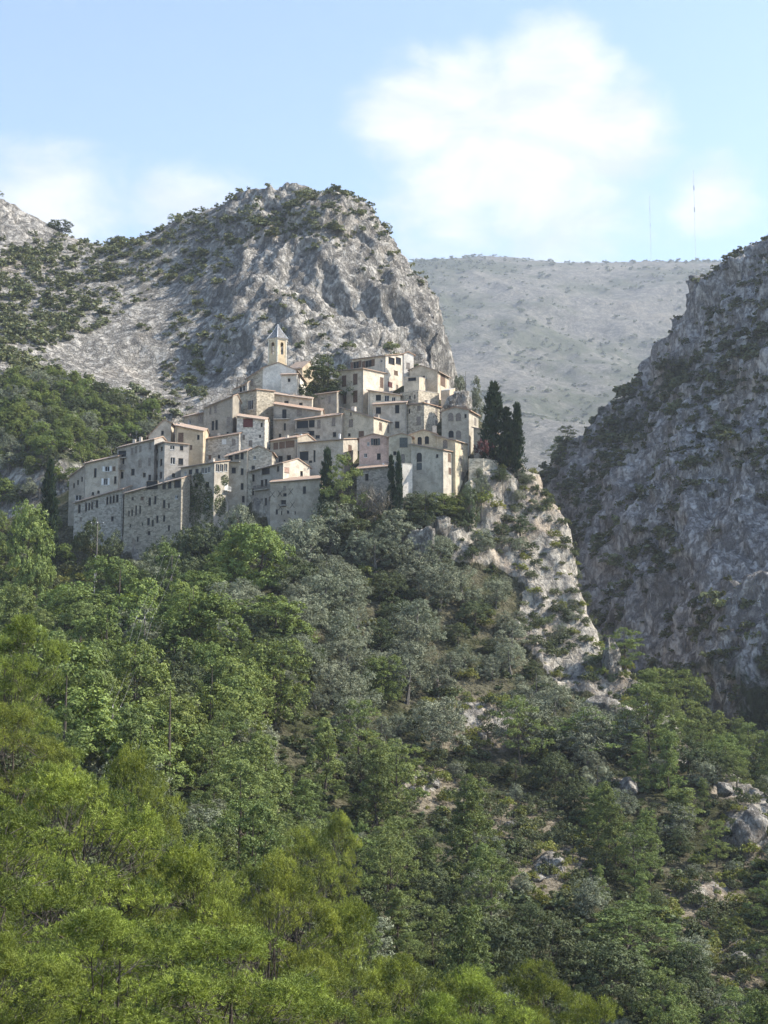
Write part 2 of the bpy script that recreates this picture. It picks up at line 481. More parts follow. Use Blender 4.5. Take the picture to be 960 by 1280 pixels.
H('plain house with a long roof line falling towards the pink house', 427, 467, 491, 555, 510, 521.5, 348, 26, yr=528.5, wall=('plaster', (.41, .38, .31)), front=[(438.5, 529, 5, 9, 's'), (451.5, 542.5, 6, 7, 'sb'), (436.5, 543.5, 3, 4, 'd'), (438.5, 517.5, 1.8, 4, 'd')], side=[(475.6, 533, 3, 9, 'sb'), (485.4, 536, 2.4, 9, 's')], rise=.3, chim=[(436, 508, 'fat'), (483.5, 541, 'fat'), (491, 543, 'fat')])
# --- the front row at the cliff end
H('pink upper storey house with dark shutters in the front row', 449, 486, 488, 590, 548, 547, 333, 3, roof='gable', peak=(466.5, 542.5), wall=('pink', (.50, .36, .31)), front=[(469.4, 552.2, 5, 8, 'og'), (473.5, 570.6, 4.4, 7.6, 'd')])
H('narrow gabled house with big green shutters beside the pink house', 486, 515, 517, 596, 546.5, 546, 331.5, 3, roof='gable', peak=(502, 542), wall=('plaster', (.43, .40, .32)), front=[(504.5, 553, 9, 11.5, 'sg'), (503.4, 573, 5, 11, 'sa')])
H('gabled house with two small arched windows in the front row', 513, 545, 548, 575, 543.5, 542.5, 333.5, 3, roof='gable', peak=(529, 537.5), wall=('plaster', (.43, .40, .32)), front=[(524.6, 551, 5, 9.5, 'a'), (533.6, 550, 5, 9.5, 'a'), (549, 552, 3, 5, 'd')], chim=[(553, 532, 'fat')])
H('tall slim house at the corner of the cliff with a sunlit side', 540, 569, 585, 612, 543, 550.5, 331, 30, yr=555.5, wall=('plaster', (.44, .40, .31)), front=[(556.4, 554.8, 5.4, 10, 'sa')], side=[(577.5, 557, 2.6, 8, 's'), (576, 575, 2.4, 10, 's'), (578.6, 595, 4, 10, 's')], rise=.3)
H('big plain house front with an arched doorway above a garden', 514, 554, 569.6, 618, 555, 562.5, 326.5, 26, yr=565.5, wall=('plaster', (.42, .39, .32)), front=[(524, 571.5, 6, 11, 'a'), (524, 583, 6, 8, 'sg')], side=[(561.8, 572, 3.4, 9.6, 'sb'), (562.4, 588.6, 3, 7.4, 'sb')], rise=.3)
H('low stone outbuilding with tiled roof below the pink house', 446, 489, 491, 615, 586.5, 582.5, 328, 6, wall=STONE, front=[(458.4, 596.5, 4, 8.4, 'd')], rise=1.3, chim=[(478, 581, 'pipe')])
H('white sunlit garden building behind the two slim cypresses', 500, 503, 515.5, 626, 580, 579.5, 325.5, 64, roof='flat', yr=580.5, wall=WHITE, name='garden_building', cat='building')
H('small cottage behind the red leaved bush at the cliff edge', 592, 616.5, 625.5, 580, 535, 540, 341, 32, yr=543.5, wall=('plaster', (.45, .41, .34)), side=[(620.8, 549, 2.4, 6, 's')], front=[(600, 556, 4, 9, 's')], rise=.4)
H('yellow washed house partly seen behind the church', 361, 378, 392, 475, 461, 459.5, 392, 35, yr=457, roof='gside', peak=(388, 452), wall=('plaster', (.50, .42, .30)), side=[(385, 467, 3, 5, 's')])
# --- church body (the tower is added to it further down)
H('white church with ochre hexagonal bell tower and grey pointed roof', 328.5, 370.5, 374, 500, 460, 463, 373, 6, roof='gable', peak=(348, 453.5), wall=('plaster', (.62, .61, .58)), name='village_church', cat='church', deep=16)
H('stone side aisle wing of the church with a falling roof', 307, 329, 330, 500, 474.5, 459.5, 374, 4, wall=STONE, front=[(315, 478, 3, 8, 's')], deep=10, cat='house')
H('low stone house with dark doorways against the church wing', 291, 309, 310, 503, 488, 478, 370, 4, wall=STONE, front=[(301, 487, 3, 6, 'd'), (305, 485, 2.4, 6, 'd')], deep=8)
H('white sacristy annex with red tile eave and one tiny window', 351.5, 371, 373, 502, 468.5, 468, 368, 4, wall=('plaster', (.60, .59, .56)), front=[(361.3, 475, 3, 4, 'd')], rise=.5, deep=4.3, name='sacristy_annex', cat='building')


def solve_len(C, d, px):
    lo, hi = 0.05, 60.0
    s0 = np.sign(proj(C + d * 1.0)[0] - proj(C)[0])
    for _ in range(50):
        m = (lo + hi) / 2
        if (proj(C + d * m)[0] - px) * s0 < 0:
            lo = m
        else:
            hi = m
    return (lo + hi) / 2


for h in HOUSES:
    th = math.radians(h['rot'])
    ax, ay = np.array((math.cos(th), -math.sin(th), 0)), np.array((math.sin(th), math.cos(th), 0))
    C = at(h['xc'], h['yc'], h['Y'])
    w = solve_len(C, -ax, h['xl'])
    seen = h['xr'] - h['xc'] > 5
    d = h['deep'] or (solve_len(C, ay, h['xr']) if seen else 9.0)
    L = C - ax * w
    h['zFR'] = C[2]
    r = ray(h['xl'], h['yl'])
    h['zFL'] = r[2] * (L[1] / r[1])
    if h['yr'] is not None and seen:
        B = C + ay * d
        r = ray(h['xr'], h['yr'])
        h['zBR'] = r[2] * (B[1] / r[1])
    else:
        h['zBR'] = h['zFR'] + h['rise']
    h['zBL'] = h['zFL'] + h['zBR'] - h['zFR']
    h['zb'] = at(h['xc'], h['yb'], h['Y'])[2]
    h['C'], h['L'], h['w'], h['d'], h['ax'], h['ay'], h['th'] = C, L, w, d, ax, ay, th

# ------------------------------------------------------------------ terrain materials
def rock_material(name, light, dark, warm, green, veg_lo=0.5, veg_hi=0.62, scale=1.0, veg_scale=0.12, rough=1.0):
    m, nt, out = new_mat(name)
    q = NT(nt)
    tcn = q.n('ShaderNodeTexCoord')
    P = tcn.outputs['Object']
    b = q.n('ShaderNodeBsdfPrincipled')
    b.inputs['Roughness'].default_value = 0.95
    b.inputs['Specular IOR Level'].default_value = 0.1
    fine = q.noise(P, 0.55 * scale, 10, 0.68, 0.05)
    streak = q.noise(q.vmul(P, (1, 1, 0.28)), 0.22 * scale, 8, 0.65, 0.1)
    big = q.noise(P, 0.035 * scale, 5, 0.6)
    c = q.mix(q.ramp(fine, 0.34, 0.66), dark, light)
    c = q.mix(q.math('MULTIPLY', q.ramp(streak, 0.50, 0.66), 0.55), c, tuple(v * 0.5 for v in dark))
    c = q.mix(q.math('MULTIPLY', q.ramp(big, 0.52, 0.68), 0.6), c, warm)
    # clefts: thin dark lines where a warped field crosses its mean, at two sizes
    P2 = q.vmul(P, (1, 1, 0.45))
    c1 = q.math('ABSOLUTE', q.math('SUBTRACT', q.noise(P2, 0.17 * scale, 9, 0.64, 0.1), 0.5))
    c2 = q.math('ABSOLUTE', q.math('SUBTRACT', q.noise(P2, 0.6 * scale, 7, 0.66, 0.1), 0.5))
    crack = q.math('MULTIPLY', q.ramp(c1, 0.0, 0.035), q.math('ADD', .45, q.math('MULTIPLY', q.ramp(c2, 0.0, 0.05), .55)))
    c = q.mix(q.math('MULTIPLY', q.math('SUBTRACT', 1.0, crack), 0.6), c, tuple(v * 0.4 for v in dark))
    # low ground cover in patches
    at_ = q.n('ShaderNodeAttribute', attribute_name='veg')
    vn = q.noise(P, veg_scale, 9, 0.66, 0.4)
    vf = q.math('ADD', q.math('MULTIPLY', at_.outputs['Fac'], 0.5), q.math('SUBTRACT', vn, 0.25))
    vf = q.ramp(vf, veg_lo, veg_hi)
    gvar = q.mix(q.ramp(q.noise(P, 0.7 * scale, 6, 0.7), 0.35, 0.65), tuple(v * 0.55 for v in green), green)
    c = q.mix(vf, c, gvar)
    q.l(c, b.inputs['Base Color'])
    coarse = q.noise(P2, 0.12 * scale, 11, 0.66, 0.0)
    hgt = q.math('ADD', q.math('ADD', q.math('MULTIPLY', fine, 0.5), q.math('MULTIPLY', crack, 0.3)), q.math('MULTIPLY', coarse, 1.6))
    q.l(q.bump(hgt, rough, 1.5 / scale), b.inputs['Normal'])
    q.l(b.outputs[0], out.inputs[0])
    return m


M = {}
M['rock_spur'] = rock_material('limestone_spur', (.46, .43, .37), (.19, .175, .155), (.38, .30, .22), (.10, .11, .05), 0.46, 0.60, 1.0, 0.16)
M['rock_left'] = rock_material('limestone_mountain', (.48, .45, .395), (.20, .187, .168), (.44, .375, .30), (.13, .145, .07), 0.50, 0.66, 0.55, 0.055)
M['rock_right'] = rock_material('limestone_gorge', (.54, .52, .49), (.22, .21, .20), (.46, .40, .34), (.065, .08, .04), 0.46, 0.58, 0.6, 0.06)
M['rock_far'] = rock_material('limestone_far', (.21, .195, .165), (.10, .097, .078), (.22, .195, .15), (.085, .092, .055), 0.26, 0.62, 0.22, 0.016, 0.5)


def soil_material():
    m, nt, out = new_mat('hillside_soil')
    q = NT(nt)
    P = q.n('ShaderNodeTexCoord').outputs['Object']
    b = q.n('ShaderNodeBsdfPrincipled')
    b.inputs['Roughness'].default_value = 1.0
    b.inputs['Specular IOR Level'].default_value = 0.05
    n1 = q.noise(P, 0.35, 9, 0.68, 0.3)
    n2 = q.noise(P, 1.6, 8, 0.7)
    n3 = q.noise(P, 0.12, 6, 0.6)
    grass = q.mix(q.ramp(n2, 0.35, 0.65), (.028, .032, .015), (.07, .072, .035))
    dry = q.mix(q.ramp(n2, 0.35, 0.65), (.12, .10, .07), (.26, .225, .165))
    c = q.mix(q.ramp(n3, 0.42, 0.6), grass, q.mix(0.35, grass, dry))
    dryA = q.n('ShaderNodeAttribute', attribute_name='dry').outputs['Fac']
    df = q.ramp(q.math('ADD', dryA, q.math('MULTIPLY', q.math('SUBTRACT', n1, 0.5), 1.3)), 0.35, 0.7)
    c = q.mix(df, c, dry)
    # bare limestone
    fine = q.noise(P, 0.7, 10, 0.7, 0.1)
    streak = q.noise(q.vmul(P, (1, 1, 0.25)), 0.4, 8, 0.65, 0.5)
    rk = q.mix(q.ramp(fine, 0.34, 0.64), (.17, .157, .135), (.46, .42, .35))
    rk = q.mix(q.math('MULTIPLY', q.ramp(streak, 0.46, 0.6), 0.7), rk, (.11, .105, .10))
    rk = q.mix(q.math('MULTIPLY', q.ramp(q.noise(P, 0.09, 4), 0.52, 0.66), 0.5), rk, (.36, .28, .20))
    rockA = q.n('ShaderNodeAttribute', attribute_name='rock').outputs['Fac']
    rf = q.ramp(q.math('ADD', rockA, q.math('MULTIPLY', q.math('SUBTRACT', n1, 0.5), 1.1)), 0.42, 0.6)
    c = q.mix(rf, c, rk)
    q.l(c, b.inputs['Base Color'])
    P2 = q.vmul(P, (1, 1, 0.4))
    c1 = q.math('ABSOLUTE', q.math('SUBTRACT', q.noise(P2, 0.3, 9, 0.6, 0.2), 0.5))
    hh_ = q.math('ADD', q.math('MULTIPLY', fine, .5), q.math('ADD', q.math('MULTIPLY', q.noise(P2, .2, 9, .64, .05), 1.4), q.math('MULTIPLY', q.ramp(c1, 0, .04), .25)))
    q.l(q.bump(hh_, 1.0, 1.1), b.inputs['Normal'])
    q.l(b.outputs[0], out.inputs[0])
    return m


M['soil'] = soil_material()

# ------------------------------------------------------------------ the valley floor, far below, one wide sheet
VALLEY = -66.0
xs = axis([(-4000, 4000, 60)])
ys = axis([(-420, 5400, 60)])
V, N, Fc = grid_sheet(xs, ys, lambda x, y: VALLEY + 3.0 * np.sin(x / 190.0) * np.cos(y / 230.0))
link('ground', mesh_np('ground', V, Fc, M['soil'], True, {'rock': np.zeros(len(V)), 'dry': np.full(len(V), .3)}), kind='structure')

# ------------------------------------------------------------------ the spur the village stands on, and the slope the camera stands on
G = []      # ground control points in metres


def gp(*pts):
    for p in pts:
        G.append(tuple(at(*p)))


gp((60, 770, 300), (120, 725, 315), (20, 700, 330), (20, 800, 285), (100, 835, 265), (200, 805, 262), (250, 865, 235), (150, 905, 215), (60, 905, 200), (250, 955, 205), (340, 1005, 195), (150, 1005, 165), (50, 1010, 150), (0, 1070, 110),
   (-150, 700, 330), (-150, 850, 230), (-150, 1000, 150))
gp((380, 905, 238), (362, 960, 222), (400, 800, 272), (400, 725, 300), (480, 740, 302), (480, 850, 274), (480, 950, 246), (550, 780, 297), (600, 850, 284), (560, 960, 250), (600, 900, 268), (650, 1050, 222), (550, 1050, 217), (450, 1080, 197),
   (600, 1150, 187), (700, 1100, 207), (400, 1150, 160), (600, 1280, 150), (750, 1200, 182), (850, 1150, 202), (900, 1250, 176), (480, 1280, 132))
gp((750, 950, 257), (800, 1000, 246), (870, 1060, 233), (940, 1050, 232), (700, 950, 260), (650, 800, 303), (700, 865, 290), (760, 885, 288), (960, 1150, 205), (1050, 1100, 220))
gp((620, 605, 334), (620, 660, 326.5), (560, 650, 322), (560, 700, 315), (620, 720, 319), (680, 640, 336), (695, 690, 329), (700, 735, 322), (650, 760, 313), (705, 800, 308), (745, 830, 303), (655, 583, 345), (632, 580, 342), (600, 580, 336))
gp((790, 862, 294), (820, 910, 281))
for p in ((0, 0, -1.7), (-70, 0, 3), (70, 0, -5), (0, -70, 16), (-120, -70, 22), (120, -70, 8), (0, 30, -12), (30, 30, -13), (-25, 40, -12.5), (-25, 70, -18), (-45, 60, -11), (-70, 90, -4), (0, 70, -27), (20, 60, -25), (0, 100, -33), (30, 100, -36), (70, 80, -30), (70, 130, -42), (-15, 120, -21),
          (-110, 120, 4), (-140, 200, 12), (-140, 300, 30), (-150, 380, 30), (-60, 440, 30), (0, 440, 32), (30, 420, 36), (-30, 390, 62), (30, 385, 62)):
    G.append(p)
for h in HOUSES:
    if h['yb'] > 100:
        c = h['C'] - h['ax'] * h['w'] * 0.4
        G.append((c[0] + h['ay'][0] * 2, c[1] + h['ay'][1] * 2, h['zb'] - 0.6))
hill_f = tps(G, 0.004)
EDGE = sorted([(345, 645), (336, 697), (326, 700), (312, 728), (297, 785), (281, 820), (262, 880), (240, 965), (200, 1100), (150, 1300), (60, 1700), (420, 560), (380, 612), (500, 500)])
eY = np.array([e[0] for e in EDGE], float)
eX = np.array([(e[1] - 480) / F * e[0] * 1.01 for e in EDGE])


def hill(x, y):
    x, y = np.asarray(x, float), np.asarray(y, float)
    z = hill_f(x, y)
    xe = np.interp(y, eY, eX)
    over = np.maximum(0, x - xe)
    steep = np.interp(y, [0, 180, 230, 290, 310, 400], [0.35, 0.5, 0.9, 2.0, 5.0, 2.4])
    z = z - over * steep * sstep(over, 0, 3)
    back = np.maximum(0, y - 400)
    z = z - back * 0.9
    z = np.where(y > 270, np.maximum(z, -24 - np.maximum(0, x - 90) * 0.15), z)
    outx = np.maximum(0, np.maximum(-170 - x, x - 175))
    z = np.clip(z - outx * 1.2, VALLEY - 8, 90)
    return z


xs = axis([(-290, -130, 6), (-130, -75, 1.6), (-75, 70, 0.75), (70, 110, 1.6), (110, 250, 6)])
ys = axis([(-110, 40, 5), (40, 150, 2.2), (150, 250, 1.2), (250, 350, 0.75), (350, 400, 1.5), (400, 500, 5)])
V, N, Fc = grid_sheet(xs, ys, hill)
gpx, gpy, gdep = proj(V)
ROCK_A = [(598, 592), (660, 585), (722, 685), (722, 750), (770, 820), (830, 905), (825, 925), (780, 880), (720, 868), (690, 850), (640, 795), (655, 735), (620, 712), (565, 705), (550, 655), (585, 640)]
inA = in_poly(gpx, gpy, ROCK_A) & (V[:, 1] > 255)
slope = 1 - N[:, 2]
rock = np.where(inA, 0.85, 0.0)
rock = np.maximum(rock, sstep(slope, 0.42, 0.6) * (V[:, 1] > 200))
for cx, cy, rx, ry in ((940, 1030, 32, 40), (915, 985, 26, 18), (845, 945, 18, 14), (775, 985, 22, 14), (610, 900, 40, 18), (690, 1085, 20, 14), (520, 985, 26, 16), (880, 1115, 30, 14), (930, 1200, 18, 26), (740, 1210, 16, 10), (520, 1195, 10, 6)):
    e = ((gpx - cx) / rx) ** 2 + ((gpy - cy) / ry) ** 2
    rock = np.maximum(rock, np.where((V[:, 1] > 130), np.clip(0.75 * (1.6 - e), 0, .75), 0))
dry = np.zeros(len(V))
CLEAR = [(600, 905, 70, 42), (540, 985, 62, 36), (640, 1025, 70, 26), (690, 1090, 58, 46), (880, 1130, 60, 46), (940, 1040, 40, 50), (925, 1200, 45, 45), (560, 1200, 40, 16), (740, 1195, 30, 20)]
for cx, cy, rx, ry in CLEAR:
    e = ((gpx - cx) / rx) ** 2 + ((gpy - cy) / ry) ** 2
    dry = np.maximum(dry, np.clip(1.3 - e, 0, 1))
dry = np.where(V[:, 1] > 130, dry, 0)
# broken rock: ridged relief pushed out along the surface
amp = np.clip(rock, 0, 1)
rel = fbm(V * (1, 1, 0.45), 15.0, 6, 0.6, True, 3.1) * 4.2 + fbm(V * (1, 1, 0.7), 3.4, 3, 0.55, True, 9.7) * 0.6 - 1.0
Vd = V + N * (rel * amp)[:, None] + np.array((0, 0, 1.0)) * (fbm(V, 17.0, 4, 0.5, False, 5.5) * 0.7 * (1 - amp) * (V[:, 1] > 20))[:, None]
HV, HN = Vd, N
link('hillside_terrain', mesh_np('hillside_terrain', Vd, Fc, M['soil'], True, {'rock': rock, 'dry': dry}), kind='structure')
H_ROCK, H_DRY, H_PX, H_PY = rock, dry, gpx, gpy


# ------------------------------------------------------------------ mountains round the valley
def mountain(name, ctrl, extra, xs, ys, mat, relief, veg, lam=0.002, floor=VALLEY - 6, drop=None):
    f = tps([tuple(at(*c)) for c in ctrl] + list(extra), lam)
    V, N, Fc = grid_sheet(xs, ys, lambda x, y: np.maximum(f(x, y) - (drop(x, y) if drop else 0), floor))
    px, py, dep = proj(V)
    Vd = V + N * relief(V, N, px, py)[:, None]
    vg = veg(Vd, N, px, py)
    link(name, mesh_np(name, Vd, Fc, mat, True, {'veg': vg}), kind='structure')
    return Vd, N, px, py, vg


LEFT = [(-260, 240, 660), (0, 244, 640), (25, 266, 632), (48, 296, 622), (100, 316, 612), (150, 308, 602), (210, 290, 592), (290, 256, 580), (340, 238, 574), (410, 243, 562), (455, 266, 552), (490, 315, 540), (510, 350, 533), (540, 392, 522), (558, 420, 516), (565, 455, 508),
        (562, 500, 498), (0, 350, 560), (100, 380, 545), (200, 400, 528), (150, 500, 455), (60, 472, 462), (0, 530, 425), (100, 585, 400), (-150, 400, 520), (-150, 550, 420), (300, 300, 550), (300, 400, 498), (290, 490, 458), (400, 300, 540), (425, 345, 528), (415, 420, 490), (480, 400, 492),
        (520, 440, 488), (350, 370, 500), (240, 440, 505), (260, 380, 530), (190, 520, 452), (330, 520, 440), (440, 500, 455), (540, 500, 470)]
# the gullies that part the cliffs
LEFT += [(240, 330, 570), (437, 395, 510), (270, 460, 492)]
LX = [(-260, 760, 150), (-100, 720, 165), (0, 680, 150), (45, 640, 100), (70, 600, 60), (90, 540, 0), (70, 470, -20), (10, 430, 5), (-60, 420, 10), (-150, 400, 20), (-260, 420, 30), (-330, 600, 160), (-330, 420, 40), (110, 640, -40), (0, 800, 60), (-250, 850, 60)]


def rel_left(V, N, px, py):
    rocky = sstep(px, 215, 330) * sstep(-py, -520, -470)
    rocky = np.maximum(rocky, sstep(-px, -60, -20) * sstep(-py, -310, -280))
    warp = np.stack([fbm(V, 60, 3, .5, False, 1.0), fbm(V, 60, 3, .5, False, 2.0), fbm(V, 60, 3, .5, False, 4.0)], -1) * 14
    P = (V + warp) * (1.0, 1.0, 0.42)
    a = fbm(P, 56.0, 6, 0.6, True, 11.2) * 11.0 + fbm((V + warp * .4) * (1, 1, .5), 13.0, 4, 0.6, True, 7.7) * 3.4 - 4
    b = fbm(V, 24.0, 5, 0.6, True, 2.2) * 1.7
    inframe = sstep(V[:, 1], 400, 440)
    a = a - np.percentile(a[rocky > .5], 92)
    b = b - np.percentile(b, 75)
    return (a * rocky + b * (1 - rocky)) * inframe


def veg_left(V, N, px, py):
    v = fbm(V, 60, 5, 0.55, False, 21.0) * 0.9
    v += np.where(in_poly(px, py, [(0, 290), (60, 300), (150, 300), (240, 330), (210, 360), (100, 420), (0, 440)]), .28, 0)
    v += np.where(in_poly(px, py, [(200, 270), (340, 225), (480, 290), (500, 335), (380, 300), (300, 290), (240, 340)]), .22, 0)
    v += np.where(py > 470 + (px - 100) * 0.3, .55, 0) * (px < 260)
    v += np.where(in_poly(px, py, [(240, 330), (290, 320), (250, 420), (260, 500), (190, 500), (200, 430)]), .22, 0)
    v -= np.where(in_poly(px, py, [(150, 340), (235, 380), (210, 400), (200, 480), (250, 530), (140, 500), (60, 440)]), .25, 0)
    v -= np.where((px > 300) & (py > 290), .15, 0)
    return np.clip(v, -0.3, 1)


LV, LN, LPX, LPY, LVEG = mountain('mountain_behind_village', LEFT, LX, axis([(-420, -215, 7), (-215, 60, 0.95), (60, 130, 5)]), axis([(385, 420, 3), (420, 600, 0.95), (600, 680, 2.5), (680, 900, 8)]), M['rock_left'], rel_left, veg_left,
                               drop=lambda x, y: np.maximum(0, x - np.interp(y, [480, 505, 560, 640], [24.5, 25.5, 22, 30])) * 4.5)

RIGHT = [(1120, 215, 560), (1020, 262, 560), (960, 297, 562), (905, 330, 572), (862, 366, 582), (840, 400, 588), (836, 432, 588), (800, 472, 594), (760, 508, 600), (720, 543, 604), (692, 568, 608), (674, 598, 610), (662, 650, 612),
         (960, 500, 462), (900, 500, 492), (850, 600, 470), (780, 600, 522), (720, 650, 545), (960, 700, 402), (850, 750, 430), (760, 760, 470), (900, 850, 372), (830, 885, 382), (960, 880, 352), (1100, 500, 420), (1100, 700, 370), (1100, 900, 310), (870, 420, 560), (900, 430, 530), (960, 400, 505), (860, 400, 578)]
RIGHT = [(c[0] - (34 if c[0] < 730 and c[2] > 555 else 16 if c[0] < 770 and c[2] > 555 else 0), c[1] + (22 if c[0] < 900 else 16) * (c[2] > 555), c[2]) for c in RIGHT]
RX = [(330, 420, 130), (300, 560, 150), (260, 680, 150), (160, 700, 110), (90, 720, 60), (60, 660, 20), (40, 560, -30), (30, 480, -45), (60, 420, -50), (80, 370, -45), (360, 320, 70), (200, 310, 0), (330, 750, 60), (60, 800, -20)]


def rel_right(V, N, px, py):
    warp = np.stack([fbm(V, 50, 3, .5, False, 31.0), fbm(V, 50, 3, .5, False, 32.0), fbm(V, 50, 3, .5, False, 34.0)], -1) * 10
    P = V + warp
    st = np.stack([P[:, 0] * .8 + P[:, 2] * .5, P[:, 1], P[:, 2] * .7 - P[:, 0] * .5], -1)
    a = fbm(st * (1, 1, .5), 46.0, 6, 0.6, True, 5.0) * 13.0 + fbm(st * (1.0, 1.0, 1.2), 10.0, 4, 0.6, True, 8.0) * 2.6 - 3
    a = a - np.percentile(a, 93)
    up = in_poly(px, py, [(835, 380), (870, 340), (960, 300), (960, 420), (900, 440), (840, 440)])
    return a * sstep(V[:, 1], 300, 360) * np.where(up, 1.3, 1.0)


def veg_right(V, N, px, py):
    v = fbm(V, 45, 5, 0.55, False, 41.0) * 1.3 + 0.12
    v += np.where((py > 800 + (960 - px) * .15), .5, 0)
    v += np.where(in_poly(px, py, [(700, 520), (830, 440), (940, 430), (960, 470), (850, 500), (760, 560)]), .3, 0)
    return np.clip(v, -0.3, 1)


RV, RN, RPX, RPY, RVEG = mountain('mountain_across_gorge', RIGHT, RX, axis([(20, 250, 1.0), (250, 420, 6)]), axis([(290, 345, 4), (345, 625, 1.0), (625, 800, 6)]), M['rock_right'], rel_right, veg_right)

FAR = [(300, 335, 1500), (420, 338, 1500), (520, 329, 1490), (580, 323, 1490), (620, 322, 1480), (700, 330, 1470), (760, 330, 1480), (820, 328, 1490), (880, 329, 1490), (1000, 324, 1500), (1200, 300, 1500), (600, 500, 1020), (600, 600, 850), (650, 410, 1230), (800, 420, 1250), (760, 520, 1000), (500, 420, 1200),
       (450, 520, 960), (900, 450, 1180), (560, 450, 1120), (700, 470, 1100)]
FX = [(-600, 1400, 330), (-900, 1700, 250), (0, 1750, 440), (500, 1750, 430), (1200, 1600, 380), (1200, 1000, 200), (-500, 900, 60), (0, 720, 0), (300, 720, 10), (0, 2150, 250), (600, 2150, 250)]
KF = 2.4
Q = KF / 1.65
FAR = [(c[0], c[1], c[2] * KF) for c in FAR]
FX = [(c[0] * KF, c[1] * KF, c[2] * KF) for c in FX]
FV, FN, FPX, FPY, FVEG = mountain('plateau_hill_far', FAR, FX, axis([(-1650, -100, 50), (-100, 800, 6.5), (800, 2300, 50)]) * Q, axis([(1150, 1390, 13), (1390, 2580, 6.5), (2580, 3600, 50)]) * Q, M['rock_far'],
                                  lambda V, N, px, py: Q * ((fbm(V / Q, 300, 5, 0.5, True, 3.3) - .3) * 26 * sstep(2400 - V[:, 1] / Q, -20, 260) + fbm(V / Q, 60, 5, 0.6, True, 6.1) * 4), lambda V, N, px, py: fbm(V * (1, 1, 2.2), 330, 6, .6, False, 13) * 1.5 + 0.3)

# ------------------------------------------------------------------ building materials
def wall_material(kind, col):
    m, nt, out = new_mat('wall_' + kind)
    q = NT(nt)
    oi = q.n('ShaderNodeObjectInfo')
    add = q.n('ShaderNodeVectorMath', operation='ADD')
    q.l(q.n('ShaderNodeTexCoord').outputs['Object'], add.inputs[0])
    sc_ = q.n('ShaderNodeVectorMath', operation='SCALE')
    q.l(oi.outputs['Location'], sc_.inputs[0])
    sc_.inputs['Scale'].default_value = 1.37
    q.l(sc_.outputs[0], add.inputs[1])
    P = add.outputs[0]
    b = q.n('ShaderNodeBsdfPrincipled')
    b.inputs['Roughness'].default_value = 0.93
    b.inputs['Specular IOR Level'].default_value = 0.15
    big = q.noise(P, 0.5, 8, 0.68, 0.3)
    fine = q.noise(P, 1.7, 8, 0.7)
    streak = q.noise(q.vmul(P, (1, 1, 0.12)), 1.1, 6, 0.65)
    col = tuple(v * k for v, k in zip(col, (1.05, .99, .90)))
    lo, hi = tuple(v * 0.80 for v in col), tuple(min(v * 1.14, .85) for v in col)
    c = q.mix(q.ramp(big, 0.36, 0.64), lo, hi)
    c = q.mix(q.math('MULTIPLY', q.ramp(fine, 0.52, 0.7), 0.45), c, tuple(v * 0.55 for v in col))
    c = q.mix(q.math('MULTIPLY', q.ramp(streak, 0.54, 0.72), 0.35), c, tuple(v * w for v, w in zip(col, (.52, .5, .47))))
    patch = q.noise(P, 0.42, 5, 0.55, 0.8)
    c = q.mix(q.math('MULTIPLY', q.ramp(patch, 0.555, 0.575), 0.32), c, tuple(min(.85, v * w) for v, w in zip(col, (1.3, 1.27, 1.2))))
    c = q.mix(q.math('MULTIPLY', q.ramp(patch, 0.44, 0.425), 0.35), c, tuple(v * w for v, w in zip(col, (.62, .58, .52))))
    grit = q.noise(P, 3.2, 3, 0.8)
    c = q.mix(q.math('MULTIPLY', q.ramp(grit, 0.56, 0.66), 0.5), c, tuple(v * .42 for v in col))
    hgt = fine
    if kind == 'stone':
        vo = q.n('ShaderNodeTexVoronoi')
        vo.inputs['Scale'].default_value = 1.9
        q.l(q.vmul(P, (1, 1, 1.5)), vo.inputs['Vector'])
        sep = q.n('ShaderNodeSeparateColor')
        q.l(vo.outputs['Color'], sep.inputs[0])
        c = q.mix(0.75, c, q.mix(sep.outputs[0], tuple(v * .6 for v in col), tuple(min(v * 1.5, .8) for v in col)))
        ve = q.n('ShaderNodeTexVoronoi', feature='DISTANCE_TO_EDGE')
        ve.inputs['Scale'].default_value = 1.9
        q.l(q.vmul(P, (1, 1, 1.5)), ve.inputs['Vector'])
        hgt = q.math('ADD', q.ramp(ve.outputs['Distance'], 0, .12), fine)
    if kind == 'pink':
        sep = q.n('ShaderNodeSeparateXYZ')
        q.l(q.n('ShaderNodeTexCoord').outputs['Object'], sep.inputs[0])
        grey = q.mix(q.ramp(fine, .4, .65), (.36, .35, .29), (.46, .44, .37))
        c = q.mix(q.math('GREATER_THAN', sep.outputs[2], 7.2), grey, c)
    hs = q.n('ShaderNodeHueSaturation')
    q.l(c, hs.inputs['Color'])
    q.l(q.math('ADD', .84, q.math('MULTIPLY', oi.outputs['Random'], .34)), hs.inputs['Value'])
    wr = q.n('ShaderNodeTexWhiteNoise', noise_dimensions='1D')
    q.l(oi.outputs['Random'], wr.inputs['W'])
    q.l(q.math('ADD', .65, q.math('MULTIPLY', wr.outputs['Value'], .5)), hs.inputs['Saturation'])
    c = hs.outputs[0]
    q.l(c, b.inputs['Base Color'])
    q.l(q.bump(hgt, 0.6, 0.06), b.inputs['Normal'])
    q.l(b.outputs[0], out.inputs[0])
    return m


_WM = {}


def wall_mat(w):
    if w not in _WM:
        _WM[w] = wall_material(*w)
    return _WM[w]


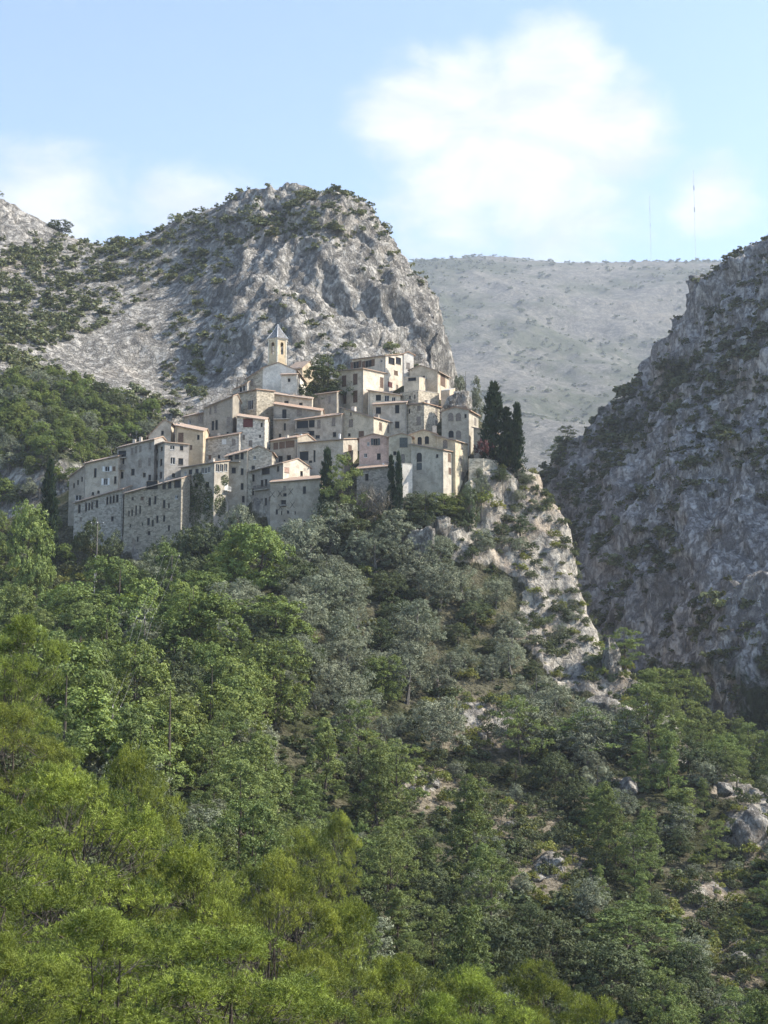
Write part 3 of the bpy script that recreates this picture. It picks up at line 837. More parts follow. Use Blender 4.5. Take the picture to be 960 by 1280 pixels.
def plain(name, col, rough=.8, var=.25, scale=3.0, spec=.2, metal=0.0):
    m, nt, out = new_mat(name)
    q = NT(nt)
    b = q.n('ShaderNodeBsdfPrincipled')
    b.inputs['Roughness'].default_value = rough
    b.inputs['Specular IOR Level'].default_value = spec
    b.inputs['Metallic'].default_value = metal
    P = q.n('ShaderNodeTexCoord').outputs['Object']
    n = q.noise(P, scale, 6, .65)
    q.l(q.mix(q.ramp(n, .35, .65), tuple(v * (1 - var) for v in col), tuple(min(.9, v * (1 + var)) for v in col)), b.inputs['Base Color'])
    q.l(b.outputs[0], out.inputs[0])
    return m


def tile_material():
    m, nt, out = new_mat('clay_roof_tiles')
    q = NT(nt)
    P = q.n('ShaderNodeTexCoord').outputs['Object']
    oi = q.n('ShaderNodeObjectInfo')
    b = q.n('ShaderNodeBsdfPrincipled')
    b.inputs['Roughness'].default_value = .9
    n1 = q.noise(P, .9, 7, .7)
    n2 = q.noise(P, 5.0, 4, .7)
    c = q.mix(q.ramp(n1, .35, .65), (.33, .20, .13), (.45, .31, .21))
    c = q.mix(q.ramp(n2, .5, .7), c, (.22, .15, .11))
    c = q.mix(q.math('MULTIPLY', oi.outputs['Random'], .45), c, (.36, .31, .25))
    wv = q.n('ShaderNodeTexWave')
    wv.inputs['Scale'].default_value = 1.6
    wv.inputs['Distortion'].default_value = .6
    q.l(P, wv.inputs['Vector'])
    q.l(c, b.inputs['Base Color'])
    q.l(q.bump(wv.outputs['Fac'], .7, .08), b.inputs['Normal'])
    q.l(b.outputs[0], out.inputs[0])
    return m


M['tile'] = tile_material()
M['terrace'] = plain('terrace_slab', (.40, .37, .32))
M['pane'] = plain('window_glass', (.012, .013, .015), .3, .3, 1.0, .2)
M['frame'] = plain('weathered_frame', (.22, .19, .15))
M['frame_white'] = plain('white_paint', (.62, .62, .60), .7, .1)
M['wood_brown'] = plain('brown_shutter', (.13, .085, .06))
M['wood_grey'] = plain('grey_brown_shutter', (.20, .175, .15))
M['wood_green'] = plain('grey_green_shutter', (.085, .095, .09))
M['wood_red'] = plain('dark_red_shutter', (.12, .045, .04))
M['wood_pink'] = plain('pinkish_shutter', (.36, .24, .19))
M['iron'] = plain('iron_railing', (.05, .05, .05), .6)
M['chimney'] = plain('chimney_render', (.50, .45, .38))
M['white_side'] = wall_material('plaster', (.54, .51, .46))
M['zinc'] = plain('zinc_pipe', (.22, .22, .21), .5, .2, 1.0, .4)
SHUT = {'b': 'wood_brown', 'g': 'wood_green', 'r': 'wood_red', 'w': 'frame_white', 'p': 'wood_pink', '': 'wood_grey'}


def clip(poly, a, b, c):
    """keep a*u + b*z <= c"""
    o = []
    for i in range(len(poly)):
        p, q_ = poly[i], poly[(i + 1) % len(poly)]
        dp, dq = a * p[0] + b * p[1] - c, a * q_[0] + b * q_[1] - c
        if dp <= 1e-9:
            o.append(p)
        if (dp < -1e-9 and dq > 1e-9) or (dp > 1e-9 and dq < -1e-9):
            t = dp / (dp - dq)
            o.append((p[0] + (q_[0] - p[0]) * t, p[1] + (q_[1] - p[1]) * t))
    return o


def facade(mb, put, W, z0, tops, holes):
    """one wall with real openings. put(u, z, depth) -> local point; tops: list of ((u0,z0),(u1,z1)) upper edges"""
    zmax = max(max(a[1], b[1]) for a, b in tops)
    us = sorted({0.0, W} | {h[0] for h in holes} | {h[1] for h in holes})
    zs = sorted({z0, zmax} | {h[2] for h in holes} | {h[3] for h in holes})
    lines = []
    for (a, b) in tops:
        dx, dz = b[0] - a[0], b[1] - a[1]
        lines.append((-dz, dx, -dz * a[0] + dx * a[1]))
    for i in range(len(us) - 1):
        for j in range(len(zs) - 1):
            um, zm = (us[i] + us[i + 1]) / 2, (zs[j] + zs[j + 1]) / 2
            if any(h[0] < um < h[1] and h[2] < zm < h[3] for h in holes):
                continue
            p = [(us[i], zs[j]), (us[i + 1], zs[j]), (us[i + 1], zs[j + 1]), (us[i], zs[j + 1])]
            for ln in lines:
                p = clip(p, *ln)
                if len(p) < 3:
                    break
            if len(p) >= 3:
                mb.poly([put(u, z, 0) for u, z in p])
    R = 0.3
    for (u0, u1, a, b, arch) in holes:
        for e in (((u0, a), (u1, a)), ((u1, a), (u1, b)), ((u1, b), (u0, b)), ((u0, b), (u0, a))):
            mb.poly([put(*e[1], 0), put(*e[0], 0), put(*e[0], R), put(*e[1], R)])
        if arch:
            r = (u1 - u0) / 2
            r = min(r, (b - a) * .5)
            cu, cz = (u0 + u1) / 2, b - r
            for sgn in (-1, 1):
                arc = [(cu + sgn * (u1 - u0) / 2 * math.cos(t), cz + r * math.sin(t)) for t in np.linspace(0, math.pi / 2, 6)]
                pts = [(cu + sgn * (u1 - u0) / 2, b)] + arc
                mb.poly([put(u, z, 0.003) for u, z in (pts if sgn < 0 else pts[::-1])])


def boxp(mb, put, u0, u1, z0, z1, d0, d1):
    mb.hexa([put(u0, z0, d0), put(u1, z0, d0), put(u1, z0, d1), put(u0, z0, d1)], [put(u0, z1, d0), put(u1, z1, d0), put(u1, z1, d1), put(u0, z1, d1)])


def window(root, put, u0, u1, z0, z1, typ):
    fm = M['frame_white'] if typ[0] == 'w' or 'w' in typ else M['frame']
    mb = MB()
    t = 0.07
    boxp(mb, put, u0 - .05, u1 + .05, z0 - .09, z0 - .003, -.09, .05)                 # sill
    for (a, b, c, d) in ((u0, u0 + t, z0, z1), (u1 - t, u1, z0, z1), (u0 + t, u1 - t, z1 - t, z1), (u0 + t, u1 - t, z0, z0 + t)):
        boxp(mb, put, a, b, c, d, .13, .19)
    if typ[0] in 'wo' and u1 - u0 > .5:
        n = 3 if typ == 'w3' else 2
        for k in range(1, n):
            um = u0 + (u1 - u0) * k / n
            boxp(mb, put, um - .04, um + .04, z0 + t, z1 - t, .13, .187)
    win = mb.build('window', fm, root)
    pb = MB()
    boxp(pb, put, u0, u1, z0, z1, .25, .28)
    pb.build('pane', M['pane'], win)
    if typ[0] == 's':
        key = typ[-1] if typ[-1] in 'bgrwp' else ''
        um = (u0 + u1) / 2
        for a, b in ((u0 + .02, um - .01), (um + .01, u1 - .02)):
            sb = MB()
            boxp(sb, put, a, b, z0 + .02, z1 - .02, .05, .10)
            for k in range(5):
                zz = z0 + .1 + (z1 - z0 - .2) * k / 4
                boxp(sb, put, a + .06, b - .06, zz - .02, zz + .02, .032, .048)
            sb.build('shutter', M[SHUT[key]], win)
    if typ[0] == 'o':
        key = typ[-1] if typ[-1] in 'bgrwp' else ''
        hw = (u1 - u0) / 2
        for a, b in ((u0 - hw - .02, u0 - .02), (u1 + .02, u1 + hw + .02)):
            sb = MB()
            boxp(sb, put, a, b, z0, z1, -.07, -.02)
            sb.build('shutter', M[SHUT[key]], win)
    return win


def slab(mb, corners, th):
    """sloping roof slab on four (x,y,z) corners, counter-clockwise"""
    mb.hexa(corners, [(c[0], c[1], c[2] + th) for c in corners])


def to_face(h, px, py, side):
    d = ray(px, py)
    n = h['ax'] if side else h['ay']
    P = d * ((h['C'] @ n) / (d @ n))
    u = (P - h['C']) @ h['ay'] if side else (P - h['L']) @ h['ax']
    return u, P[2]


RNG = random.Random(11)
HROOT = {}
for h in HOUSES:
    w, d = h['w'], h['d']
    fl = h['L']
    ground = min(h['zb'], *[float(hill(*(fl + h['ax'] * w * a + h['ay'] * d * b)[:2])) for a in (0, .5, 1) for b in (0, .5, 1)])
    zbase = ground - 1.2
    root = link(h['name'], None, loc=(fl[0], fl[1], zbase), rot=(0, 0, -h['th']), label=h['label'], category=h['cat'], group='houses of the hill village')
    root.empty_display_size = 1.0
    HROOT[h['label']] = root
    zFL, zFR, zBR, zBL = (h[k] - zbase for k in ('zFL', 'zFR', 'zBR', 'zBL'))
    roof = h['roof']
    if roof == 'shed' and h['xr'] - h['xc'] <= 5:
        roof, h['peak'] = 'gside', None
    wm = wall_mat(h['wall'])

    def pf(u, z, dep): return (u, dep, z)
    def pr(u, z, dep, w=w): return (w - dep, u, z)
    def pl(u, z, dep, d=d): return (dep, d - u, z)
    def pb_(u, z, dep, w=w, d=d): return (w - u, d - dep, z)
    pk = None
    if roof == 'gable':
        u, z = to_face(h, h['peak'][0], h['peak'][1], False)
        pk = (min(max(u, w * .25), w * .75), z - zbase)
        tf = [((0, zFL), pk), (pk, (w, zFR))]
        tb = [((0, zFR), (w - pk[0], pk[1])), ((w - pk[0], pk[1]), (w, zFL))]
        tr, tl = [((0, zFR), (d, zFR))], [((0, zFL), (d, zFL))]
    elif roof == 'gside':
        if h['peak'] is None:
            u = d * .5
            z = zFR + u * math.tan(math.radians(17))
        else:
            u, z = to_face(h, h['peak'][0], h['peak'][1], True)
            u = min(max(u, d * .35), d * .65)
            z = z - zbase
        if not (zFR + .3 < z < zFR + 3.5):
            z = zFR + h['rise']
        pk = (u, z)
        tf = [((0, zFL), (w, zFR))]
        tr = [((0, zFR), pk), (pk, (d, zFR))]
        zl = z + zFL - zFR
        tl = [((0, zFL), (d - u, zl)), ((d - u, zl), (d, zFL))]
        tb = [((0, zFR), (w, zFL))]
    else:
        tf, tb = [((0, zFL), (w, zFR))], [((0, zBR), (w, zBL))]
        tr, tl = [((0, zFR), (d, zBR))], [((0, zBL), (d, zFL))]

    def holes(lst, side, width):
        o = []
        for (px, py, ww, hh, typ) in lst:
            u, z = to_face(h, px, py, side)
            ww, hh = ww * 1.12, hh * 1.06
            ua, _ = to_face(h, px - ww / 2, py, side)
            ub, _ = to_face(h, px + ww / 2, py, side)
            za, zb2 = to_face(h, px, py + hh / 2, side)[1] - zbase, to_face(h, px, py - hh / 2, side)[1] - zbase
            ua, ub = max(.12, min(ua, ub)), min(width - .12, max(ua, ub))
            if ub - ua < .2:
                continue
            o.append((ua, ub, za, zb2, 'a' in typ, typ))
        return o
    hf, hs = holes(h['front'], False, w), holes(h['side'], True, d)
    if h['name'] == 'village_house' and w > 4.5 and h['cat'] == 'house':          # the small openings between the measured ones
        z_lo, z_hi = h['zb'] - zbase + 1.2, min(zFL, zFR) - .9
        zz_ = z_hi
        while zz_ - 1.2 > z_lo:
            uu = 1.0 + RNG.random()
            while uu < w - 1.2:
                ww_, hh_ = RNG.uniform(.55, .85), RNG.uniform(.8, 1.35)
                if RNG.random() < .42 and not any(uu - .7 < x[1] and uu + ww_ + .7 > x[0] and zz_ - hh_ - .6 < x[3] and zz_ + .6 > x[2] for x in hf):
                    hf.append((uu, uu + ww_, zz_ - hh_, zz_, False, RNG.choice(('d', 'd', 's', 'sb', 'w'))))
                uu += RNG.uniform(1.7, 2.8)
            zz_ -= RNG.uniform(2.6, 3.0)
    mb = MB()
    facade(mb, pf, w, 0, tf, [x[:5] for x in hf])
    facade(mb, pl, d, 0, tl, [])
    facade(mb, pb_, w, 0, tb, [])
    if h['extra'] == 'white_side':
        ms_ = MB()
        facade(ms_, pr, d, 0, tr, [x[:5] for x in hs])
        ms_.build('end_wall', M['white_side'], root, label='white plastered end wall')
    else:
        facade(mb, pr, d, 0, tr, [x[:5] for x in hs])
    mb.build('wall', wm, root)
    for x in hf:
        window(root, pf, *x[:4], x[5])
    for x in hs:
        window(root, pr, *x[:4], x[5])
    # roof
    rb = MB()
    ov, th = h['over'] + .2, .2
    if roof == 'gable':
        for (u0, z0, u1, z1, e0, e1) in ((0, zFL, pk[0], pk[1], ov, 0), (pk[0], pk[1], w, zFR, 0, ov)):
            sl = (z1 - z0) / (u1 - u0)
            a, b = u0 - e0, u1 + e1
            za, zb2 = z0 - sl * e0, z1 + sl * e1
            g = .012
            slab(rb, [(a, -.25, za + g), (b, -.25, zb2 + g), (b, d + .25, zb2 + g), (a, d + .25, za + g)], th)
    elif roof == 'gside':
        u, z = pk
        for (y0, q0, y1, q1, e0, e1) in ((0, zFR, u, z, ov, 0), (u, z, d, zFR, 0, ov)):
            sl = (q1 - q0) / (y1 - y0)
            a, b = y0 - e0, y1 + e1
            qa, qb = q0 - sl * e0, q1 + sl * e1
            dl = zFL - zFR
            slab(rb, [(-.25, a, qa + dl + .012), (w + .25, a, qa + .012), (w + .25, b, qb + .012), (-.25, b, qb + dl + .012)], th)
    elif roof == 'flat':
        pbx = MB()
        o_ = .06
        slab(rb, [(o_ * -1, -o_, zFL + .01), (w + o_, -o_, zFR + .01), (w + o_, d + o_, zBR + .01), (-o_, d + o_, zBL + .01)], .14)
    else:
        def zz(x, y):
            return zFL + (zFR - zFL) * x / w + (zBL - zFL) * y / d
        slab(rb, [(x, y, zz(x, y) + .012) for x, y in ((-ov * .7, -ov), (w + ov * .7, -ov), (w + ov * .7, d + .1), (-ov * .7, d + .1))], th)
    rf = rb.build('roof', M['terrace'] if roof == 'flat' else M['tile'], root)
    # gutter along the front eave and a fall pipe at the corner
    if roof in ('shed', 'gside') and w > 5:
        gb_ = MB()
        gb_.tube([(.05, -ov - .03, zFL - .06), (w - .05, -ov - .03, zFR - .06)], [.06, .06], 5)
        up_ = .35 if RNG.random() < .5 else w - .3
        zp_ = zFL + (zFR - zFL) * up_ / w
        gb_.tube([(up_, -.07, .3), (up_, -.07, zp_ - .2)], [.045, .045], 5)
        gb_.build('gutter', M['zinc'], root)
    if w > 6 and RNG.random() < .5 and h['name'] == 'village_house':
        ab_ = MB()
        ua, va = w * RNG.uniform(.3, .7), d * .45
        zr_ = max(zFL, zFR) + .4
        ab_.tube([(ua, va, zr_), (ua, va, zr_ + 2.9)], [.03, .03], 4)
        for q_ in range(4):
            ab_.tube([(ua - .45, va, zr_ + 2.1 + .22 * q_), (ua + .45, va, zr_ + 2.1 + .22 * q_)], [.02, .02], 4)
        ab_.build('aerial', M['zinc'], rf)
    # chimneys stand on the roof
    for c in h['chim']:
        kind = c[2] if len(c) > 2 else 'std'
        u, z = to_face(h, c[0], c[1], False)
        z = z - zbase
        v = d * (.25 if kind != 'low' else .12)
        z += (v * math.cos(h['th']) / h['Y']) * (h['zFR'])
        u = min(max(u, .4), w - .4)
        cb = MB()
        r = {'std': .32, 'fat': .5, 'pipe': .2, 'low': .3}[kind]
        zr = zFL + (zFR - zFL) * u / w
        top = max(z, zr + 1.2)
        cb.box(u - r, u + r, v - r, v + r, zr - .5, top - .25)
        cb.box(u - r - .07, u + r + .07, v - r - .07, v + r + .07, top - .247, top - .13)
        cb.box(u - r * .6, u + r * .6, v - r * .6, v + r * .6, top - .127, top)
        cb.build('chimney', M['frame_white'] if kind == 'pipe' else M['chimney'], rf)
    for bc in h['balc']:
        side = len(bc) > 3
        put = pr if side else pf
        u0, z = to_face(h, bc[0] - bc[2] / 2, bc[1], side)
        u1, _ = to_face(h, bc[0] + bc[2] / 2, bc[1], side)
        z -= zbase
        u0, u1 = max(.05, min(u0, u1)), min((d if side else w) - .05, max(u0, u1))
        sb = MB()
        boxp(sb, put, u0, u1, z - .18, z, -.95, -.004)
        bal = sb.build('balcony', M['terrace'], root)
        gb = MB()
        for zz_ in (.95, .08):
            boxp(gb, put, u0, u1, z + zz_, z + zz_ + .05, -.95, -.90)
            for uu in (u0, u1 - .05):
                boxp(gb, put, uu, uu + .05, z + zz_, z + zz_ + .05, -.897, -.01)
        n = max(4, int((u1 - u0) / .16))
        for k in range(n + 1):
            uu = u0 + .01 + (u1 - u0 - .05) * k / n
            boxp(gb, put, uu, uu + .03, z + .003, z + .948, -.94, -.91)
        gb.build('railing', M['frame_white'] if side else M['iron'], bal)
    if h['extra'] == 'ties':
        for (px, py) in ((350, 617), (363.5, 614.5), (365.5, 631), (350.5, 634), (340.5, 618)):
            u, z = to_face(h, px, py, False)
            tb_ = MB()
            for s in (-1, 1):
                tb_.tube([(u - .55 * s, -.05, z - zbase - .75), (u + .55 * s, -.05 - .01 * s, z - zbase + .75)], [.05, .05], 4)
            tb_.build('wall_tie', M['iron'], root)

# ------------------------------------------------------------------ the bell tower, part of the church
ch = HROOT['white church with ochre hexagonal bell tower and grey pointed roof']
hc = [h for h in HOUSES if h['name'] == 'village_church'][0]
M['ochre'] = wall_material('plaster', (.57, .50, .385))
M['ochre_trim'] = plain('pale_trim', (.66, .60, .48))
M['slate'] = plain('grey_slate', (.185, .18, .175), .8, .3, 2.0, .1)
M['bronze'] = plain('bell_bronze', (.10, .075, .04), .4, .2, 2.0, .5, .8)
tw_u, _ = to_face(hc, 344, 455, False)
zb0 = ch.location.z
tw_v = 3.4
zt = lambda py: at(344, py, hc['Y'] + tw_v)[2] - zb0
z_bot, z_sh, z_tip = zt(470), zt(425), zt(407)
R6 = 12.0 / F * (hc['Y'] + tw_v) / math.cos(math.radians(30)) * .97
rot0 = -math.pi / 2 + hc['th'] + math.radians(3)
hexp = lambda r, z, k: (tw_u + r * math.cos(rot0 + k * math.pi / 3), tw_v + r * math.sin(rot0 + k * math.pi / 3), z)
tmb = MB()
trim = MB()
tower = None
ops = []
for k in range(6):
    A, B = Vector(hexp(R6, 0, k)), Vector(hexp(R6, 0, k + 1))
    U = (B - A)
    wd = U.length
    U.normalize()
    Nn = Vector((U.y, -U.x, 0))
    def put6(u, z, dep, A=A, U=U, Nn=Nn):
        p = A + U * u - Nn * dep
        return (p.x, p.y, z)
    zo0, zo1 = z_bot + (z_sh - z_bot) * .56, z_bot + (z_sh - z_bot) * .90
    ho = (wd * .34, wd * .66, zo0, zo1, True)
    facade(tmb, put6, wd, z_bot, [((0, z_sh), (wd, z_sh))], [ho])
    boxp(trim, put6, 0.02, .28, zt(455), z_sh - .4, -.06, -.004)
    boxp(trim, put6, wd - .28, wd - .02, zt(455), z_sh - .4, -.06, -.004)
    ops.append((put6, ho))
tower = tmb.build('bell_tower', M['ochre'], ch, label='ochre hexagonal bell tower with arched openings')
ring = lambda r, z: [hexp(r, z, k) for k in range(6)]
for (r0, z0, r1, z1) in ((R6 + .08, z_sh - .38, R6 + .12, z_sh - .12), (R6 + .2, z_sh - .117, R6 + .36, z_sh + .06)):
    a, b = ring(r0, z0), ring(r1, z1)
    for k in range(6):
        j = (k + 1) % 6
        trim.poly([a[k], a[j], b[j], b[k]])
    trim.poly(b)
    trim.poly(a[::-1])
trim.build('cornice', M['ochre_trim'], tower)
sp = MB()
a, tip = ring(R6 + .42, z_sh + .063), (tw_u, tw_v, z_tip + .6)
mid = ring((R6 + .42) * .45, z_sh + (z_tip - z_sh) * .56)
for k in range(6):
    j = (k + 1) % 6
    sp.poly([a[k], a[j], mid[j], mid[k]])
    sp.poly([mid[k], mid[j], tip])
sp.poly(a[::-1])
spire = sp.build('spire', M['slate'], tower)
rb = MB()
for k in range(6):
    rb.tube([a[k], mid[k], tip], [.11, .09, .05], 5)
rb.build('ridge_cap', M['frame_white'], spire)
fb = MB()
fb.tube([tip, (tw_u, tw_v, z_tip + 1.9)], [.05, .03], 5)
fb.tube([(tw_u - .35, tw_v, z_tip + 1.45), (tw_u + .35, tw_v, z_tip + 1.45)], [.03, .03], 5)
fb.build('finial_cross', M['iron'], spire)
bell = MB()
prof = [(0.02, 1.0), (.22, .97), (.28, .8), (.34, .45), (.48, .12), (.55, 0)]
for i in range(len(prof) - 1):
    for k in range(10):
        t0, t1 = 2 * math.pi * k / 10, 2 * math.pi * (k + 1) / 10
        (r0, h0), (r1, h1) = prof[i], prof[i + 1]
        zc = zo0 + .4
        bell.poly([(tw_u + r0 * math.cos(t0), tw_v + r0 * math.sin(t0), zc + h0), (tw_u + r0 * math.cos(t1), tw_v + r0 * math.sin(t1), zc + h0), (tw_u + r1 * math.cos(t1), tw_v + r1 * math.sin(t1), zc + h1), (tw_u + r1 * math.cos(t0), tw_v + r1 * math.sin(t0), zc + h1)])
bell.tube([(tw_u - 1.9, tw_v, zc + 1.1), (tw_u + 1.9, tw_v, zc + 1.1)], [.07, .07], 5)
bell.build('bell', M['bronze'], tower)

# ------------------------------------------------------------------ garden walls at the cliff edge
def garden_wall(label, pts, top, bot, thick, mat):
    """pts: (px, Y) along the wall; top/bot photo rows"""
    P0 = at(pts[0][0], top[0], pts[0][1])
    root = None
    mb = MB()
    for (a, b, ta, tb) in zip(pts[:-1], pts[1:], top[:-1], top[1:]):
        A, B = at(a[0], ta, a[1]), at(b[0], tb, b[1])
        za, zb2 = (float(hill(p[0], p[1])) - 1.5 for p in (A, B))
        n = np.array((-(B - A)[1], (B - A)[0], 0))
        n = n / np.linalg.norm(n) * thick
        if n[1] < 0:
            n = -n
        za, zb2 = min(za, A[2] - 1), min(zb2, B[2] - 1)
        q = lambda p, z: (p[0] - P0[0], p[1] - P0[1], z - P0[2])
        mb.hexa([q(A, za), q(B, zb2), q(B + n, zb2), q(A + n, za)], [q(A, A[2]), q(B, B[2]), q(B + n, B[2]), q(A + n, A[2])])
    return mb.build('garden_wall', mat, loc=P0, label=label, category='wall')


garden_wall('pale retaining wall of the terrace below the red leaved bush', [(586, 333), (604, 333.5), (622, 336)], [573, 573, 576], None, .6, wall_mat(LSTONE))
garden_wall('narrow standing stone wall below the corner house of the cliff', [(581, 325), (588, 324), (594.5, 325.5)], [604, 600, 604], None, .7, wall_mat(STONE))
garden_wall('short pale garden wall stub among the bushes under the arched doorway', [(533, 319), (543, 319)], [641, 639], None, .5, wall_mat(('plaster', (.6, .57, .5))))
garden_wall('sunlit parapet on the rock outcrop beside the box-like house', [(567, 359.5), (590, 359.5)], [489, 490], None, .4, wall_mat(('plaster', (.60, .55, .47))))

# ------------------------------------------------------------------ foliage materials
def leaf_material(name, a, b, trans=.35, warm=(1.25, 1.2, .6), vary=.35, rough=.55):
    m, nt, out = new_mat(name)
    q = NT(nt)
    t = q.n('ShaderNodeAttribute', attribute_name='tint').outputs['Fac']
    oi = q.n('ShaderNodeObjectInfo')
    c = q.mix(t, a, b)
    hsv = q.n('ShaderNodeHueSaturation')
    q.l(c, hsv.inputs['Color'])
    rnd = oi.outputs['Random']
    q.l(q.math('ADD', 1 - vary / 2, q.math('MULTIPLY', rnd, vary)), hsv.inputs['Value'])
    wn_ = q.n('ShaderNodeTexWhiteNoise', noise_dimensions='1D')
    q.l(rnd, wn_.inputs['W'])
    q.l(q.math('ADD', .485, q.math('MULTIPLY', wn_.outputs['Value'], .025)), hsv.inputs['Hue'])
    c = hsv.outputs[0]
    d = q.n('ShaderNodeBsdfDiffuse')
    q.l(c, d.inputs['Color'])
    tr = q.n('ShaderNodeBsdfTranslucent')
    q.l(q.mix(1.0, c, (*warm, 1), 'MULTIPLY'), tr.inputs['Color'])
    tsc = tr.inputs['Color'].links[0].from_node
    tsc.inputs[7].default_value = (warm[0] * trans * 1.2, warm[1] * trans * 1.2, warm[2] * trans * 1.2, 1)
    mx = q.n('ShaderNodeAddShader')
    q.l(d.outputs[0], mx.inputs[0])
    q.l(tr.outputs[0], mx.inputs[1])
    gl = q.n('ShaderNodeBsdfGlossy')
    gl.inputs['Roughness'].default_value = rough
    gl.inputs['Color'].default_value = (.8, .85, .9, 1)
    m2 = q.n('ShaderNodeMixShader')
    m2.inputs[0].default_value = .012
    q.l(mx.outputs[0], m2.inputs[1])
    q.l(gl.outputs[0], m2.inputs[2])
    q.l(m2.outputs[0], out.inputs[0])
    return m


M['needles'] = leaf_material('pine_needles', (.04, .06, .018), (.245, .29, .055), .22, vary=.5)
M['needles_mid'] = leaf_material('pine_needles_distant', (.075, .105, .036), (.195, .235, .08), .22)
M['olive_leaf'] = leaf_material('olive_leaves', (.115, .128, .08), (.25, .265, .175), .1, (1.15, 1.15, .8))
M['oak_leaf'] = leaf_material('oak_leaves', (.072, .10, .028), (.185, .225, .065), .24)
M['holm_leaf'] = leaf_material('holm_oak_leaves', (.046, .062, .028), (.11, .13, .06), .2)
M['cypress_leaf'] = leaf_material('cypress_leaves', (.018, .032, .016), (.045, .065, .03), .12)
M['shrub_leaf'] = leaf_material('garrigue_leaves', (.07, .085, .04), (.165, .175, .085), .2, vary=.6)
M['shrub_yellow'] = leaf_material('broom_leaves', (.10, .12, .03), (.19, .19, .06), .35)
M['red_leaf'] = leaf_material('red_leaves', (.055, .03, .028), (.13, .06, .05), .3, (1.2, .9, .8))
M['dry_twig'] = leaf_material('dry_twigs', (.11, .10, .08), (.22, .20, .16), .1)
M['bark'] = plain('bark', (.085, .07, .055), .95, .4, 4.0, .1)
M['bark_pale'] = plain('pale_bark', (.15, .135, .115), .95, .4, 4.0, .1)
NR = np.random.default_rng(7)


TINT_WL = 1.1


def unit(v):
    return v / np.maximum(np.linalg.norm(v, axis=-1, keepdims=True), 1e-9)


def leaves(name, C, Dn, L, asp, mat, mode='leaf', spread=.7, up=.35):
    """rhombic leaf sprays: C centres, Dn outward directions, L lengths"""
    n = len(C)
    rnd = NR.normal(size=(n, 3))
    if mode == 'leaf':
        nor = unit(Dn * .6 + np.array((0, 0, up)) + rnd * spread)
        ax = unit(np.cross(nor, NR.normal(size=(n, 3))))
        bx = np.cross(nor, ax)
    else:
        ax = unit(Dn * .8 + np.array((0, 0, up)) + rnd * spread)
        bx = unit(np.cross(ax, NR.normal(size=(n, 3))))
    L = L[:, None]
    w = L * asp * .5
    if mode == 'needle':
        V = np.stack([C - bx * w, C + bx * w, C + ax * L], 1).reshape(-1, 3)
        k = 3
    else:
        V = np.stack([C - ax * L * .5, C + bx * w, C + ax * L * .5, C - bx * w], 1).reshape(-1, 3)
        k = 4
    Fc = np.arange(n * k).reshape(n, k)
    return mesh_np(name, V, Fc, mat, False, {'tint': np.repeat(np.clip(.48 + fbm(C, TINT_WL, 2, .5, False, 4.4) * 1.1 + NR.normal(0, .09, n), 0, 1), k)})


def sph(n, zmin=-1.0):
    v = unit(NR.normal(size=(n * 4, 3)))
    v = v[v[:, 2] > zmin][:n]
    while len(v) < n:
        v = np.concatenate([v, v])[:n]
    return v


def lobes_ellipsoid(n, rx, rz, zc, lr, zmin=-.45, inner=.35):
    d = sph(n, zmin)
    rad = NR.uniform(inner, .82, n) ** .6
    c = d * rad[:, None] * np.array((rx, rx, rz)) + np.array((0, 0, zc))
    r = lr * NR.uniform(.65, 1.35, n)
    return c, r


def crown_from_lobes(c, r, sub, per, leaf_l, asp, squash=.8, mode='leaf', spread=.7, up=.35, subr=.34, off=(.7, 1.08)):
    """lobe > sub-clump > leaf: gives an uneven, broken outline"""
    Cs, Ds, Ls = [], [], []
    for ci, ri in zip(c, r):
        d = sph(sub, -.55)
        sc_ = ci + d * ri * NR.uniform(*off, (sub, 1)) * np.array((1, 1, squash))
        for cj, dj in zip(sc_, d):
            k = max(4, int(per * NR.uniform(.5, 1.5)))
            e = sph(k)
            rr = ri * subr * NR.uniform(.5, 1.35) * NR.uniform(.2, 1.0, (k, 1)) ** .5
            Cs.append(cj + e * rr * np.array((1, 1, .75)))
            Ds.append(unit(dj * .8 + e * .6))
            Ls.append(leaf_l * NR.uniform(.6, 1.45, k))
    return np.concatenate(Cs), np.concatenate(Ds), np.concatenate(Ls)


def woody(name, H, c, r, rt, lean, mat, base=.3, n_limbs=9, sides=6):
    mb = MB()
    zc = float(np.mean(c[:, 2]))
    P = [Vector((0, 0, -.4)), Vector((lean[0] * .25, lean[1] * .25, H * base * .55)), Vector((lean[0] * .6, lean[1] * .6, H * base)), Vector((lean[0], lean[1], zc)), Vector((lean[0] * 1.1, lean[1] * 1.1, H * .9))]
    mb.tube(P, [rt * 1.25, rt, rt * .8, rt * .5, rt * .12], sides)
    idx = NR.permutation(len(c))[:n_limbs]
    for i in idx:
        e = Vector(c[i])
        t = NR.uniform(.35, .8)
        s = P[2].lerp(P[3], t) if e.z > P[2].z else P[1].lerp(P[2], .7)
        m = s.lerp(e, .5) + Vector((0, 0, -.08 * (e - s).length)) + Vector(NR.normal(size=3) * .08 * (e - s).length)
        m2 = s.lerp(e, .25) + Vector((0, 0, -.1 * (e - s).length)) + Vector(NR.normal(size=3) * .06 * (e - s).length)
        m3 = s.lerp(e, .78) + Vector(NR.normal(size=3) * .07 * (e - s).length)
        mb.tube([s, m2, m, m3, e], [rt * .34, rt * .27, rt * .2, rt * .12, rt * .04], 5)
    return mb.mesh(name, mat)


